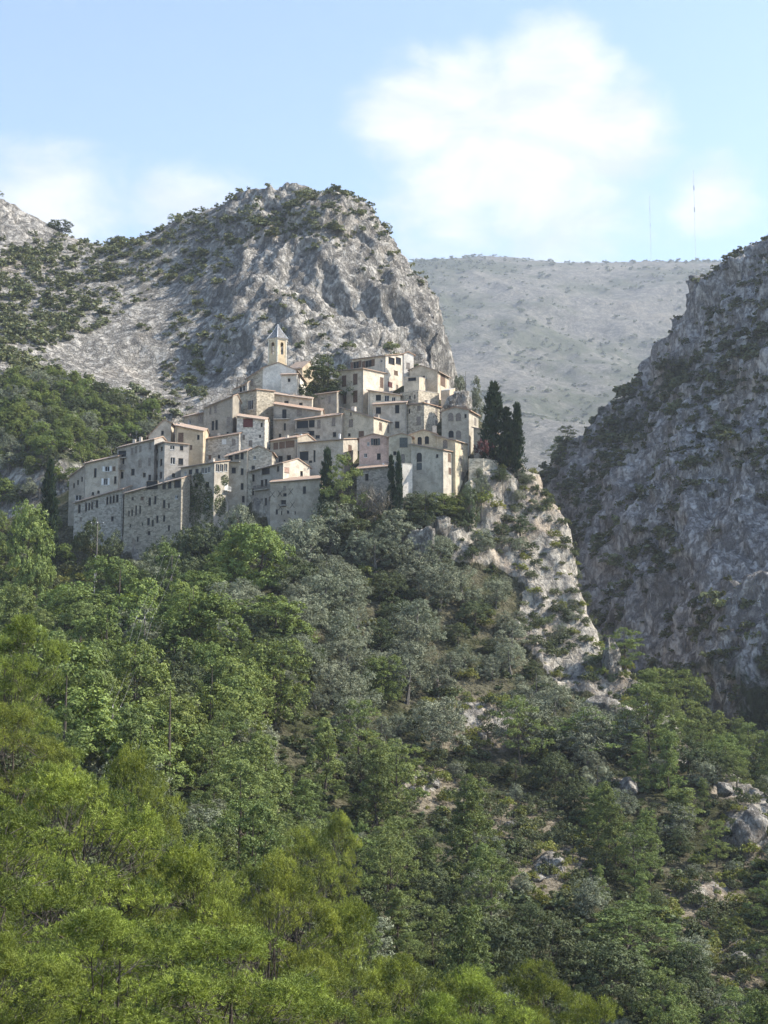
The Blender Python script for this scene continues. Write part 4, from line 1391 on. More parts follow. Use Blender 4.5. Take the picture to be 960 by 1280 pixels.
def pine_pads(n_pad, H, R, per, lr, lo=.22, cone=0.0):
    """layered cushions on limb ends: bright on top, open and dark beneath"""
    cs, rs, pc = [], [], []
    for i in range(n_pad):
        t = lo + (1 - lo) * (i + NR.uniform(.1, .9)) / n_pad
        prof = math.sin(min(1, (t - lo) / (1 - lo) * .88 + .12) * math.pi) ** .6 if not cone else (1.08 - t)
        a = i * 2.4 + NR.normal() * .35
        rad = R * prof * NR.uniform(.35, .85)
        if t > .93:
            rad *= .3
        p = np.array((rad * math.cos(a), rad * math.sin(a), H * t - .5))
        pr = R * NR.uniform(.26, .44) * (.75 + .35 * prof)
        pc.append(p - np.array((0, 0, .25)))
        for _ in range(per):
            q_ = math.sqrt(NR.random()) * pr
            b_ = NR.uniform(0, 6.283)
            cs.append(p + np.array((q_ * math.cos(b_), q_ * math.sin(b_), .75 * (1 - (q_ / pr) ** 2) + NR.normal() * .2 + .12 * q_)))
            rs.append(lr * NR.uniform(.7, 1.35))
    return np.array(cs), np.array(rs), np.array(pc)


PROTO = {}
TWIGS = {}
M['twig'] = plain('grey_twigs', (.11, .095, .08), .9, .3, 3.0, .1)


def add_proto(kind, crown, trunk, H, Wd):
    PROTO.setdefault(kind, []).append((crown, trunk, H, Wd))


def make_protos():
    for v in range(4):                                             # aleppo pines close by: limbs ending in separate cushions of shoots
        H, R = 12.0, 4.6
        c, r, padc = pine_pads(17 + v, H, R, 7, .62)
        lean = (NR.normal() * .7, NR.normal() * .7)
        Cs, Ds, Ls = [], [], []
        for ci, ri in zip(c, r):
            k = int(64 * (ri / .62) ** 2) + 10
            d = sph(k, -.25)
            tip = ci + d * ri * NR.uniform(.72, 1.06, (k, 1)) * np.array((1, 1, .7))
            dd = unit(d * 1.0 + np.array((0, 0, .3)))
            m = 12
            Cs.append(np.repeat(tip, m, 0) + NR.normal(size=(k * m, 3)) * .03 + np.repeat(dd, m, 0) * NR.uniform(0, .14, (k * m, 1)))
            Ds.append(np.repeat(dd, m, 0))
            Ls.append(NR.uniform(.08, .16, k * m))
        me = leaves('pine_crown', np.concatenate(Cs), np.concatenate(Ds), np.concatenate(Ls), .22, M['needles'], 'needle', .7, .12)
        tw = np.repeat(padc, 95, 0)
        tw = tw + NR.normal(size=tw.shape) * np.array((.75, .75, .22))
        tdir = unit(tw - np.repeat(padc * np.array((.2, .2, 1)) - np.array((0, 0, 1.2)), 95, 0))
        TWIGS[v] = leaves('pine_twigs', tw - tdir * .3, tdir, NR.uniform(.35, 1.0, len(tw)), .035, M['twig'], 'needle', .4, .1)
        add_proto('pine_near', me, woody('pine_trunk', H, np.concatenate([padc, c[::4]]), r, .17, lean, M['bark'], .34, 40), H, 2 * R)
    for v in range(4):                                             # pines across the valley
        H, R = 11.0, (3.6, 4.4, 3.2, 4.0)[v]
        c, r, padc = pine_pads((17, 13, 18, 15)[v], H, R, 6, .62, (.12, .3, .1, .18)[v], (1.0, 0, 1.0, 0)[v])
        C_, D_, L_ = crown_from_lobes(c, r, 8, 22, .23, .2, .7, 'leaf', .5, .5, .42)
        add_proto('pine', leaves('pine_crown', C_, D_, L_, .36, M['needles_mid'], 'leaf', .65, .3), woody('pine_trunk', H, padc, r, .18, (NR.normal() * .4, NR.normal() * .4), M['bark'], .3, 14), H, 2 * R)
    for v in range(5):                                             # olives
        H, R = 6.5, (3.6, 4.0, 3.2, 3.8, 3.4)[v]
        c, r = lobes_ellipsoid(12, R * .8, 2.7, 2.9, 1.5, -.7, .6)
        C_, D_, L_ = crown_from_lobes(c, r, 26, 42, .2, .4, .9, 'leaf', .75, .35, .27, (.84, 1.03))
        add_proto('olive', leaves('olive_crown', C_, D_, L_, .42, M['olive_leaf'], 'leaf', .42, .3), woody('olive_trunk', H, c, r, .26, (NR.normal() * .4, NR.normal() * .4), M['bark_pale'], .26, 9), H, 2 * R)
    for v in range(4):                                             # downy oaks and other broad leaved trees
        H, R = 10.0, (4.0, 4.6, 3.6, 4.2)[v]
        c, r = lobes_ellipsoid(15, R * .8, 4.3, 4.8, 1.9, -.8, .6)
        C_, D_, L_ = crown_from_lobes(c, r, 28, 44, .24, .62, .8, 'leaf', .7, .5, .26, (.82, 1.04))
        add_proto('oak', leaves('oak_crown', C_, D_, L_, .62, M['oak_leaf'], 'leaf', .42, .4), woody('oak_trunk', H, c, r, .24, (NR.normal() * .4, NR.normal() * .4), M['bark'], .22, 12), H, 2 * R)
    for v in range(3):                                             # dark evergreen oaks
        H, R = 8.0, (3.8, 3.4, 4.2)[v]
        c, r = lobes_ellipsoid(14, R * .8, 3.4, 3.6, 1.6, -.85, .6)
        C_, D_, L_ = crown_from_lobes(c, r, 26, 42, .21, .55, .85, 'leaf', .75, .4, .27, (.82, 1.04))
        add_proto('holm', leaves('holm_oak_crown', C_, D_, L_, .55, M['holm_leaf'], 'leaf', .42, .35), woody('holm_oak_trunk', H, c, r, .22, (NR.normal() * .3, NR.normal() * .3), M['bark'], .2, 10), H, 2 * R)
    for v in range(3):                                             # cypresses
        H, R = 14.0, (1.35, 1.6, 1.2)[v]
        z = NR.uniform(.03, 1, 90) ** .85
        prof = np.minimum(1, (z / .12) ** .5) * np.clip((1 - z) / .75, 0.02, 1) ** .62
        an = NR.uniform(0, 6.283, 90)
        rr = R * prof * NR.uniform(.45, .9, 90)
        c = np.stack([rr * np.cos(an), rr * np.sin(an), .6 + z * (H - .9)], -1)
        r = .25 + R * .42 * prof * NR.uniform(.8, 1.2, 90)
        C_, D_, L_ = crown_from_lobes(c, r, 8, 9, .5, .3, 1.5, 'needle', .35, 1.3, .5)
        mb = MB()
        mb.tube([(0, 0, -.4), (0, 0, 1.5), (0, 0, H * .8)], [.28, .2, .05], 6)
        add_proto('cypress', leaves('cypress_crown', C_, D_, L_, .42, M['cypress_leaf'], 'needle', .35, 1.3), mb.mesh('cypress_trunk', M['bark']), H, 2 * R)
    for v in range(4):                                             # bushes
        c, r = lobes_ellipsoid(9, .9, .65, .62, .5, -.2, .3)
        C_, D_, L_ = crown_from_lobes(c, r, 9, 9, .2, .5, .8, 'leaf', .8, .4, .4)
        for kd, mt in (('shrub', 'shrub_leaf'), ('broom', 'shrub_yellow'), ('red_bush', 'red_leaf'), ('twiggy_bush', 'dry_twig')):
            if v and kd in ('red_bush', 'twiggy_bush'):
                continue
            lm = leaves(kd + '_leaves', C_, D_, L_ * (1.1 if kd != 'twiggy_bush' else 1.6), .5 if kd != 'twiggy_bush' else .08, M[mt], 'leaf' if kd != 'twiggy_bush' else 'needle', .8, .4)
            add_proto(kd, lm, None, 1.5, 2.6)
    for v in range(3):                                             # plain small bushes for the far slopes
        c, r = lobes_ellipsoid(5, .75, .55, .5, .55, -.1, .2)
        C_, D_, L_ = crown_from_lobes(c, r, 5, 4, .42, .7, .8, 'leaf', .7, .5, .4)
        add_proto('far_shrub', leaves('far_shrub_leaves', C_, D_, L_, .75, M['shrub_leaf'], 'leaf', .7, .45), None, 1.2, 2.2)


make_protos()
HXY = HV[:, :2]
_near = (HV[:, 1] > 20)


def ground_at(x, y):
    i = int(np.argmin((HXY[:, 0] - x) ** 2 + (HXY[:, 1] - y) ** 2))
    return HV[i, 2]


COUNT = {}
NAMES = {'pine_near': 'pine_tree', 'pine': 'pine_tree', 'olive': 'olive_tree', 'oak': 'broadleaf_tree', 'holm': 'evergreen_oak_tree', 'cypress': 'cypress_tree', 'shrub': 'shrub', 'broom': 'broom_bush', 'red_bush': 'red_leaved_bush', 'twiggy_bush': 'twiggy_bush', 'far_shrub': 'mountain_shrub'}
CATS = {'pine_near': 'pine tree', 'pine': 'pine tree', 'olive': 'olive tree', 'oak': 'tree', 'holm': 'tree', 'cypress': 'cypress', 'shrub': 'shrub', 'broom': 'bush', 'red_bush': 'bush', 'twiggy_bush': 'bush', 'far_shrub': 'shrub'}


def plant(kind, x, y, z, h, wd=None, label='', group=None, var=None, rz=None):
    ps = PROTO[kind]
    crown, trunk, H, Wd = ps[RNG.randrange(len(ps)) if var is None else var % len(ps)]
    sz = h / H
    sx = (wd / Wd) if wd else sz * RNG.uniform(.9, 1.15)
    rz = RNG.uniform(0, 6.283) if rz is None else rz
    kw = dict(loc=(x, y, z - .15), rot=(0, 0, rz), scale=(sx, sx, sz), label=label, category=CATS[kind])
    if group:
        kw['group'] = group
    if trunk is None:
        return link(NAMES[kind], crown, **kw)
    o = link(NAMES[kind], None, **kw)
    link('trunk', trunk, o)
    link('crown', crown, o)
    if kind == 'pine_near':
        link('twigs', TWIGS[ps.index((crown, trunk, H, Wd))], o)
    return o


def tree_px(kind, px, top, Y, wpx=None, label='', group=None, var=None, hmin=2.0, base=None):
    """a tree whose top shows at photo row `top`, standing on the ground at distance Y"""
    T = at(px, top, Y)
    z = ground_at(T[0], Y) if base is None else at(px, base, Y)[2]
    wd = wpx * Y / F if wpx else None
    hh = max(hmin, T[2] - z, (wd or 0) * .62 if kind != 'cypress' else 0)
    if kind == 'cypress' and wd:
        wd *= .95 if 'broad' in label else .72
    return plant(kind, T[0], Y, min(z, T[2] - hh) if hh > T[2] - z else z, hh, wd, label, group, var)


TAKEN = []


def hero(*a, **k):
    o = tree_px(*a, **k)
    TAKEN.append((o.location.x, o.location.y))
    return o


def ridge_tree(kind, px, V, PX, PY, hpx, wpx, label, var=None):
    m = np.nonzero((np.abs(PX - px) < 4) & (V[:, 1] > 380) & (V[:, 1] < 680))[0]
    i = m[np.argmin(PY[m])]
    x, y, z = (float(t) for t in V[i])
    return plant(kind, x, y - 1.0, z - .8, hpx * y / F, wpx * y / F, label, None, var)


# ------------------------------------------------------------------ trees one can single out
hero('cypress', 617, 479, 338, 31, 'broad dark cypress, widest of the three on the cliff top', var=1)
hero('cypress', 633, 509, 336, 18, 'slim cypress between the broad cypress and the pointed one on the cliff top', var=2)
hero('cypress', 645.5, 503, 337, 24, 'pointed cypress standing outermost at the cliff edge', var=0)
hero('cypress', 489, 569, 322, 13, 'slim cypress in front of the low outbuilding, the shorter of two', var=2)
hero('cypress', 498, 564, 321, 13, 'slim tall cypress beside the white garden building', var=0)
hero('cypress', 63, 577, 318, 30, 'dark cypress rising from the trees at the low end of the village', var=1)
hero('cypress', 409, 560, 322, 24, 'dark spindly conifer beside the bright pine below the low wide house', var=0)
hero('pine', 429, 568, 320, 66, 'bright green pine in front of the low wide house', var=3)
hero('holm', 406, 441, 374, 84, 'big dark spreading tree between the church and the topmost houses', var=1)
hero('olive', 582, 455, 381, 44, 'grey green tree behind the beige gabled house', var=1)
hero('red_bush', 604, 548, 334.5, 30, 'dark red leaved bush on the terrace in front of the small cottage', base=573)
hero('twiggy_bush', 470, 612, 322, 60, 'bare twiggy grey bush under the two slim cypresses')
hero('twiggy_bush', 460, 606, 324, 40, 'reddish bare bush against the low stone outbuilding')
ridge_tree('pine', 700, RV, RPX, RPY, 27, 30, 'lone dark pine on the ridge of the shaded mountain, upper of two')
ridge_tree('pine', 686, RV, RPX, RPY, 28, 32, 'lone dark pine on the ridge of the shaded mountain, lower of two')
ridge_tree('pine', 212, LV, LPX, LPY, 14, 17, 'tiny umbrella pine on the skyline of the mountain', 1)
ridge_tree('holm', 143, LV, LPX, LPY, 16, 26, 'round dark tree on the skyline beside the rocky notch')
ridge_tree('holm', 80, LV, LPX, LPY, 20, 36, 'wide dark tree in the rocky notch of the skyline')
hero('pine', 738, 886, 262, 118, 'big round pine on the bright slope below the pale boulder', var=1)
hero('pine', 780, 786, 298, 66, 'flat crowned pine leaning out at the foot of the cliff', var=1)
hero('pine', 810, 838, 292, 48, 'low pine at the cliff foot above the gorge')
hero('pine', 872, 849, 322, 62, 'tall pine standing in the dark gorge beyond the spur', var=0)
hero('pine', 905, 922, 262, 58, 'yellow green pine on the far edge of the spur', var=3)
hero('holm', 122, 636, 318, 60, 'dark round tree against the long low stone building')
hero('holm', 205, 664, 314, 50, 'dark tree at the foot of the tall buttress-like house')
hero('holm', 262, 640, 316, 80, 'dark ivy clad tree below the veranda house')
hero('olive', 300, 630, 315, 62, 'pale olive tree below the house with the recessed balcony', var=0)
hero('olive', 345, 652, 312, 70, 'pale olive tree at the foot of the house with crossed wall ties', var=1)
hero('olive', 410, 622, 314, 82, 'biggest pale olive tree directly below the bright green pine', var=2)
hero('olive', 385, 640, 310, 70, 'olive tree beside the biggest pale olive under the village', var=3)
hero('holm', 235, 648, 318, 56, 'dark bushy tree in the gap below the ivy covered house')
hero('holm', 530, 610, 320, 62, 'dark bush mass under the big plain house front')
hero('oak', 556, 614, 321, 44, 'small green tree under the sunlit side of the plain house')
hero('holm', 585, 598, 322, 30, 'dark green bush against the narrow standing stone wall')
hero('holm', 448, 640, 316, 70, 'dark tree below the bare twiggy bush')
hero('olive', 601, 590, 326, 30, 'grey bush at the foot of the pale retaining wall')
hero('holm', 626, 583, 333, 28, 'dark bush under the three cypresses of the cliff top')
hero('olive', 650, 588, 338, 30, 'pale bush at the outer lip of the cliff top')
hero('broom', 605, 612, 324, 26, 'yellow green bush hanging on the upper cliff, beside the standing wall', base=632)
hero('holm', 650, 640, 328, 34, 'dark green bush in the middle of the upper cliff', base=668)
hero('olive', 600, 660, 319, 40, 'grey green bush at the lower end of the standing wall')
hero('oak', 40, 622, 300, 56, 'rounded sunlit tree at the low end of the village')
hero('oak', 250, 735, 236, 110, 'tall leafy tree in the middle of the wooded slope, brightest of its row', var=0)
hero('oak', 265, 822, 214, 110, 'broad leafy tree below the tall leafy tree', var=1)
hero('oak', 112, 732, 262, 90, 'leafy tree beside the power line', var=2)
hero('oak', 345, 735, 262, 100, 'pale green leafy tree above the dark hollow', var=3)
hero('holm', 340, 790, 252, 110, 'dark leafy tree at the edge of the dark hollow', var=1)
hero('pine', 270, 935, 185, 130, 'grey green pine above the dark hollow', var=3)
hero('pine', 490, 930, 228, 44, 'slim bright green conifer on the slope beside the dark hollow', var=2)
hero('pine', 745, 985, 235, 60, 'conical pine under the big round pine', var=0)
hero('pine', 850, 985, 238, 70, 'pointed pine beside the outcrop at the spur end', var=2)
hero('pine', 505, 1022, 190, 90, 'round pine at the lower end of the clearing', var=3)
hero('pine', 790, 1130, 180, 150, 'wide umbrella shaped pine low on the slope', var=1)
hero('holm', 560, 1115, 175, 150, 'wide dark leafy oak low on the slope', var=2)

# the pines close to the viewer
near = [(75, 968, 64, 300, 'wide yellow green pine filling the near corner, topmost of its clump'), (168, 945, 78, 190, 'pine with dull dark crown behind the wide yellow green pine'), (-10, 1000, 52, 330, 'pine at the picture edge with dark lower boughs'),
        (30, 782, 112, 150, 'pale pine high at the picture edge'), (0, 885, 96, 190, 'feathery pale pine at the picture edge below the leafy trees'), (250, 1062, 66, 230, 'bright pine in the middle of the near clump'),
        (345, 1078, 74, 190, 'upright yellow green pine at the outer side of the near clump'), (120, 1150, 44, 330, 'pine low in the corner with bare twigs beneath'), (255, 1165, 50, 360, 'dark trunked pine at the bottom of the picture'),
        (430, 1135, 80, 190, 'pine sloping down at the outer end of the near clump'), (400, 1215, 60, 240, 'dull green pine at the bottom beside the dark trunked pine'), (0, 1180, 38, 260, 'dry twiggy pine in the bottom corner'),
        (500, 1200, 84, 170, 'small pine at the foot of the near clump'), (590, 1215, 92, 200, 'bright pine at the bottom middle'), (665, 1205, 96, 150, 'narrow bright pine beside the bottom middle pine'), (545, 1255, 72, 200, 'pine top just above the bottom edge of the picture'),
        (730, 1250, 84, 170, 'low pine top at the bottom of the slope'), (420, 1020, 128, 90, 'pine behind the near clump beside the round pine'), (370, 1040, 110, 130, 'dim pine behind the upright yellow green pine')]
for i, (px, top, Y, wpx, lb) in enumerate(near):
    hero('pine_near', px, top, Y, wpx, lb, 'pines close to the viewer', var=i)

# ------------------------------------------------------------------ trees and bushes over the slopes
CELL = {}


def free(x, y, r):
    k = (int(x // 6), int(y // 6))
    for i in range(k[0] - 1, k[0] + 2):
        for j in range(k[1] - 1, k[1] + 2):
            for (a, b, s) in CELL.get((i, j), ()):
                if (a - x) ** 2 + (b - y) ** 2 < (r + s) ** 2:
                    return False
    return True


def take(x, y, r):
    CELL.setdefault((int(x // 6), int(y // 6)), []).append((x, y, r))


for (x, y) in TAKEN:
    take(x, y, 2.0)
foot = []
for h in HOUSES:
    foot.append((h['L'], h['ax'], h['ay'], h['w'], h['d']))


def on_house(x, y, m=1.6):
    for L, ax, ay, w, d in foot:
        p = np.array((x - L[0], y - L[1], 0))
        u, v = p @ ax, p @ ay
        if -m < u < w + m and -m * 1.6 < v < d + m:
            return True
    return False


FRONT_TOP = [(-200, 640), (60, 640), (92, 668), (150, 706), (184, 700), (212, 668), (240, 650), (330, 655), (400, 645), (450, 615), (520, 620), (590, 610), (640, 585), (1200, 585)]


def allowed_top(px):
    return float(np.interp(px, [p[0] for p in FRONT_TOP], [p[1] for p in FRONT_TOP]))


LAB = {'olive': ('grey green olive tree in the grove below the village', 'olive trees of the grove'), 'oak': ('leafy broad crowned tree in the wood on the slope below the village', 'leafy trees of the slope'), 'holm': ('dark evergreen oak among the trees of the slope', 'evergreen oaks of the slope'),
       'pine': ('green pine among the trees of the lower slope', 'pines of the slope'), 'shrub': ('grey green shrub on the open rocky slope', 'shrubs of the open slope'), 'broom': ('yellow green bush on the open rocky slope', 'yellow green bushes of the slope')}
MARKS = [('below the tall buttress-like house', 190, 730), ('beside the power line', 175, 800), ('beside the dark hollow', 385, 920), ('under the bare cliff', 655, 770), ('around the upper dry clearing', 605, 890), ('below the house with the white gable', 370, 700),
         ('under the front row of houses', 500, 670), ('just behind the near pines', 250, 980), ('around the lower dry clearing', 690, 1080), ('at the outer end of the spur', 900, 1030), ('in the gorge beyond the spur', 900, 910), ('at the foot of the slope', 620, 1200),
         ('on the grassy terrace', 70, 760), ('in the middle of the slope', 500, 800), ('on the cliff face', 640, 660), ('beside the round pine', 470, 1060), ('low on the outer slope', 860, 1200), ('by the stony path', 560, 1000), ('high at the picture edge', 20, 640), ('at the picture edge', 20, 880)]


def place_words(px, py):
    return min(MARKS, key=lambda m: (m[1] - px) ** 2 + (m[2] - py) ** 2)[0]


KINDW = {'olive': ('grey green olive tree', 6.6), 'oak': ('leafy broad crowned tree', 9.5), 'holm': ('dark evergreen oak', 6.6), 'pine': ('green pine', 9.0), 'shrub': ('grey green shrub', 1.6), 'broom': ('yellow green bush', 1.6)}
tally = {}
rest_shrubs = []
ZR = random.Random(5)
NC = 26000
cand_y = np.array([ZR.uniform(118, 352) if ZR.random() < .75 else ZR.uniform(90, 200) for _ in range(NC)])
cand_x = np.array([ZR.uniform(-.34, .34) for _ in range(NC)]) * cand_y
cand_z = hill(cand_x, cand_y)
cand_px, cand_py, _d = proj(np.stack([cand_x, cand_y, cand_z], -1))
cand_rk = in_poly(cand_px, cand_py, ROCK_A)
for x, y, z, px, py, rk_ in zip(cand_x, cand_y, cand_z, cand_px, cand_py, cand_rk):
    x, y, z = float(x), float(y), float(z)
    px, py = float(px), float(py)
    if px < -70 or px > 1040 or py > 1420:
        continue
    if y > 300 and on_house(x, y):
        continue
    rk = bool(rk_) and y > 255
    dr = any(((px - c[0]) / c[2]) ** 2 + ((py - c[1]) / c[3]) ** 2 < 1.0 for c in CLEAR) and y > 130
    terrace = ((px - 70) / 75) ** 2 + ((py - 745) / 42) ** 2 < 1
    hollow = ((px - 372) / 42) ** 2 + ((py - 950) / 55) ** 2 < 1
    u = ZR.random()
    if rk or dr or terrace:
        if u < .3 and not terrace:
            continue
        kind, hh, rr = ('broom' if ZR.random() < .3 else 'shrub'), ZR.uniform(.7, 2.6), 1.0
        if dr and ZR.random() < .1:
            kind, hh, rr = 'olive', ZR.uniform(2.5, 4), 1.6
    elif hollow:
        kind, hh, rr = 'shrub', ZR.uniform(.6, 1.4), .9
    elif y < 128:
        kind, hh, rr = ('holm' if u < .4 else 'pine'), ZR.uniform(3.5, 6), 2.6
    elif px < 345 and py < 1010:
        if u < .52: kind, hh, rr = 'oak', ZR.uniform(6.5, 10.5), 2.9
        elif u < .70: kind, hh, rr = 'olive', ZR.uniform(4.5, 7), 2.4
        elif u < .82: kind, hh, rr = 'holm', ZR.uniform(5, 8), 2.5
        else: kind, hh, rr = 'pine', ZR.uniform(6, 10), 2.4
        if py < 720: hh *= .72
        if py < 745 and px > 130 and kind in ('oak', 'pine'): kind, hh = ('olive' if u < .35 else 'holm'), min(hh, 6.0)
    elif py < 960 and px < 790:
        if u < .72: kind, hh, rr = 'olive', ZR.uniform(4.2, 7.2), 2.3
        elif u < .86: kind, hh, rr = 'holm', ZR.uniform(3.6, 6.2), 2.2
        elif u < .93: kind, hh, rr = ('oak' if py > 790 else 'holm'), ZR.uniform(3.5, 6), 2.0
        else: kind, hh, rr = 'broom', ZR.uniform(1.6, 2.8), 1.3
    elif px > 790 and py < 980:
        if u < .4: kind, hh, rr = 'pine', ZR.uniform(5, 8.5), 2.3
        elif u < .75: kind, hh, rr = 'holm', ZR.uniform(4, 6.5), 2.3
        else: kind, hh, rr = 'olive', ZR.uniform(3.5, 5.5), 2.2
    else:
        if u < .44: kind, hh, rr = 'pine', ZR.uniform(5, 9), 2.2
        elif u < .68: kind, hh, rr = 'holm', ZR.uniform(3.5, 6), 2.2
        elif u < .84: kind, hh, rr = 'olive', ZR.uniform(3.5, 5.5), 2.1
        else: kind, hh, rr = 'shrub', ZR.uniform(1.2, 2.2), 1.1
    if kind in ('olive', 'holm', 'oak', 'pine') and not dr:
        hh *= 1.38 * ZR.choice((.65, .8, 1, 1.15, 1.35))
        rr *= 1.3
    # nothing may stand up in front of the house fronts more than the photo shows
    top_py = float(proj((x, y, z + hh))[1])
    lim = allowed_top(px) - (6 if kind != 'shrub' else 0)
    if y > 280 and top_py < lim:
        if py < lim + 4:
            continue
        hh *= max(.3, (py - lim) / max(py - top_py, 1))
        if hh < 1.0:
            continue
    if y > 135 and kind in ('olive', 'holm', 'oak', 'pine') and any(((px - c[0]) / c[2]) ** 2 + ((py + (top_py - py) * t - c[1]) / c[3]) ** 2 < .55 for c in CLEAR for t in (.4, .75, 1.0)):
        continue
    if y < 300 and not rk_ and kind in ('olive', 'holm', 'oak', 'pine') and 600 < px < 800 and (in_poly(px, top_py + 6, ROCK_A) or in_poly(px, (py + top_py) / 2, ROCK_A)):
        continue
    if not free(x, y, rr * (.62 if kind in ('shrub', 'broom') else .86)):
        continue
    take(x, y, rr * .8)
    zz = ground_at(x, y)
    n = tally.get(kind, 0)
    if n >= (190 if kind == 'shrub' else 300):
        rest_shrubs.append((kind, x, y, zz, hh))
        continue
    tally[kind] = n + 1
    lb, gr = LAB[kind]
    kw_, big_ = KINDW[kind]
    lb = ('tall ' if hh > big_ else 'low ') + kw_ + ' ' + place_words(px, py)
    plant(kind, x, y, zz, hh, None, lb, gr)


cl = np.nonzero(inA & (HN[:, 1] < .3))[0]
got = []
for i in NR.permutation(cl):
    x, y, z = (float(t) for t in HV[i])
    if on_house(x, y, .3) or any((a - x) ** 2 + (b - y) ** 2 + (c_ - z) ** 2 < 5.0 for a, b, c_ in got):
        continue
    if fbm(np.array([[x, y, z]]), 11.0, 2, .5, False, 8.8)[0] < .06:
        continue
    got.append((x, y, z))
    kd = RNG.choice(('shrub', 'shrub', 'shrub', 'broom', 'olive', 'holm'))
    hh = RNG.uniform(.7, 1.9) * RNG.uniform(.7, 1.5) if kd in ('shrub', 'broom') else RNG.uniform(1.6, 4.0)
    plant(kd, x, y, z - .25, hh, None, ('tall ' if hh > 1.6 else 'low ') + {'shrub': 'grey green shrub', 'broom': 'yellow green bush', 'olive': 'pale wild olive bush', 'holm': 'dark evergreen bush'}[kd] + ' clinging to the bare cliff', 'bushes on the cliff')
    if len(got) >= 170:
        break


def stuff_of(name, items, label, kind_mesh, mat):
    """many small bushes far off, one object"""
    Vs, Fs, Ts, off = [], [], [], 0
    src = []
    for (crown, _, H, Wd) in PROTO[kind_mesh]:
        me = crown
        v = np.empty(len(me.vertices) * 3, np.float32)
        me.vertices.foreach_get('co', v)
        f = np.empty(len(me.loops), np.int32)
        me.loops.foreach_get('vertex_index', f)
        t = np.empty(len(me.vertices), np.float32)
        me.attributes['tint'].data.foreach_get('value', t)
        src.append((v.reshape(-1, 3), f.reshape(-1, 4), t, H))
    for (x, y, z, hgt, wf) in items:
        v, f, t, H = src[RNG.randrange(len(src))]
        a = RNG.uniform(0, 6.283)
        c, s = math.cos(a), math.sin(a)
        k = hgt / H
        R_ = np.array(((c, s, 0), (-s, c, 0), (0, 0, 1))) * np.array((k * wf, k * wf, k))
        Vs.append(v @ R_ + np.array((x, y, z)))
        Fs.append(f + off)
        Ts.append(np.clip(t + RNG.uniform(-.35, .35), 0, 1))
        off += len(v)
    if not Vs:
        return
    me = mesh_np(name, np.concatenate(Vs), np.concatenate(Fs), mat, False, {'tint': np.concatenate(Ts)})
    link(name, me, kind='stuff', label=label, category='shrubs')


def mountain_scatter(V, px, py, veg, n, hlo, hhi, label, group, stuff_name, stuff_label, bottom_limit, keep=150, xr=(-40, 1000), sink=.25, power=1.0):
    w = np.clip(veg + .12, 0.0, 1.0) ** power
    w *= (px > xr[0]) & (px < xr[1]) & (py > 190) & (py < bottom_limit)
    w /= w.sum()
    idx = NR.choice(len(V), n, p=w, replace=False)
    items = []
    for i in idx:
        hgt = RNG.uniform(hlo, hhi) * (RNG.random() ** 1.2 * .9 + .45)
        items.append((float(V[i, 0]), float(V[i, 1]), float(V[i, 2]) - sink, hgt, RNG.uniform(.9, 1.5)))
    items.sort(key=lambda t: -t[3] / t[1])
    for (x, y, z, hgt, wf) in items[:keep]:
        qx, qy, _q = (float(t) for t in proj((x, y, z)))
        band = 'near the skyline' if qy < 330 else 'halfway up' if qy < 440 else 'low down' if qy < 620 else 'near the gorge floor'
        where = 'on the notch side' if qx < 130 else 'on the scree' if qx < 270 else 'on the cliffs' if qx < 600 else 'on the inner flank' if qx < 800 else 'on the outer flank'
        plant('far_shrub', x, y, z + .15, hgt, hgt * wf * 1.7, ('large ' if hgt > 3 else 'small ') + label + ', ' + where + ' ' + band, group)
    stuff_of(stuff_name, items[keep:], stuff_label, 'far_shrub', M['shrub_leaf'])


mountain_scatter(LV, LPX, LPY, LVEG, 2500, 1.0, 3.0, 'dark shrub of the mountain behind the village', 'shrubs of the mountain behind the village', 'mountain_scrub', 'low scrub covering the mountain behind the village', 600, xr=(-40, 600))
mountain_scatter(RV, RPX, RPY, RVEG, 2700, 1.2, 3.6, 'dark shrub of the shaded mountain', 'shrubs of the mountain across the gorge', 'gorge_scrub', 'low scrub covering the shaded mountain across the gorge', 960, xr=(620, 1010))
mountain_scatter(FV, FPX, FPY, FVEG, 1500, 3.2, 8.0, 'hazy shrub on the far plateau hill', 'shrubs of the far hill', 'far_hill_scrub', 'scrub dotted over the hazy far hill', 640, keep=0, xr=(480, 960))

by_kind = {}
for (kd, x, y, z, hh) in rest_shrubs:
    by_kind.setdefault('shrub', []).append((x, y, z - .1, min(hh, 2.5), 1.0))
for kd, it in by_kind.items():
    stuff_of('slope_scrub', it, 'low scrub filling the gaps between the trees of the slope', kd, M['shrub_leaf'])

# low growth between the trees, leaf colour dark to put shade in the gaps
und = []
for x, y, z, px, py, rk_ in zip(cand_x[:9000], cand_y[:9000], cand_z[:9000], cand_px[:9000], cand_py[:9000], cand_rk[:9000]):
    if len(und) >= 2300:
        break
    if rk_ or px < -30 or px > 990 or py > 1330 or y < 120 or y > 345 or (y > 300 and on_house(float(x), float(y), .8)):
        continue
    if any(((px - c[0]) / c[2]) ** 2 + ((py - c[1]) / c[3]) ** 2 < .8 for c in CLEAR) or (y > 300 and py < allowed_top(float(px)) + 8):
        continue
    und.append((float(x), float(y), float(z) - .1, RNG.uniform(.7, 1.9), RNG.uniform(.9, 1.4)))
stuff_of('undergrowth', und, 'low undergrowth between the trees of the slope, coloured dark for shaded gaps', 'far_shrub', M['holm_leaf'])

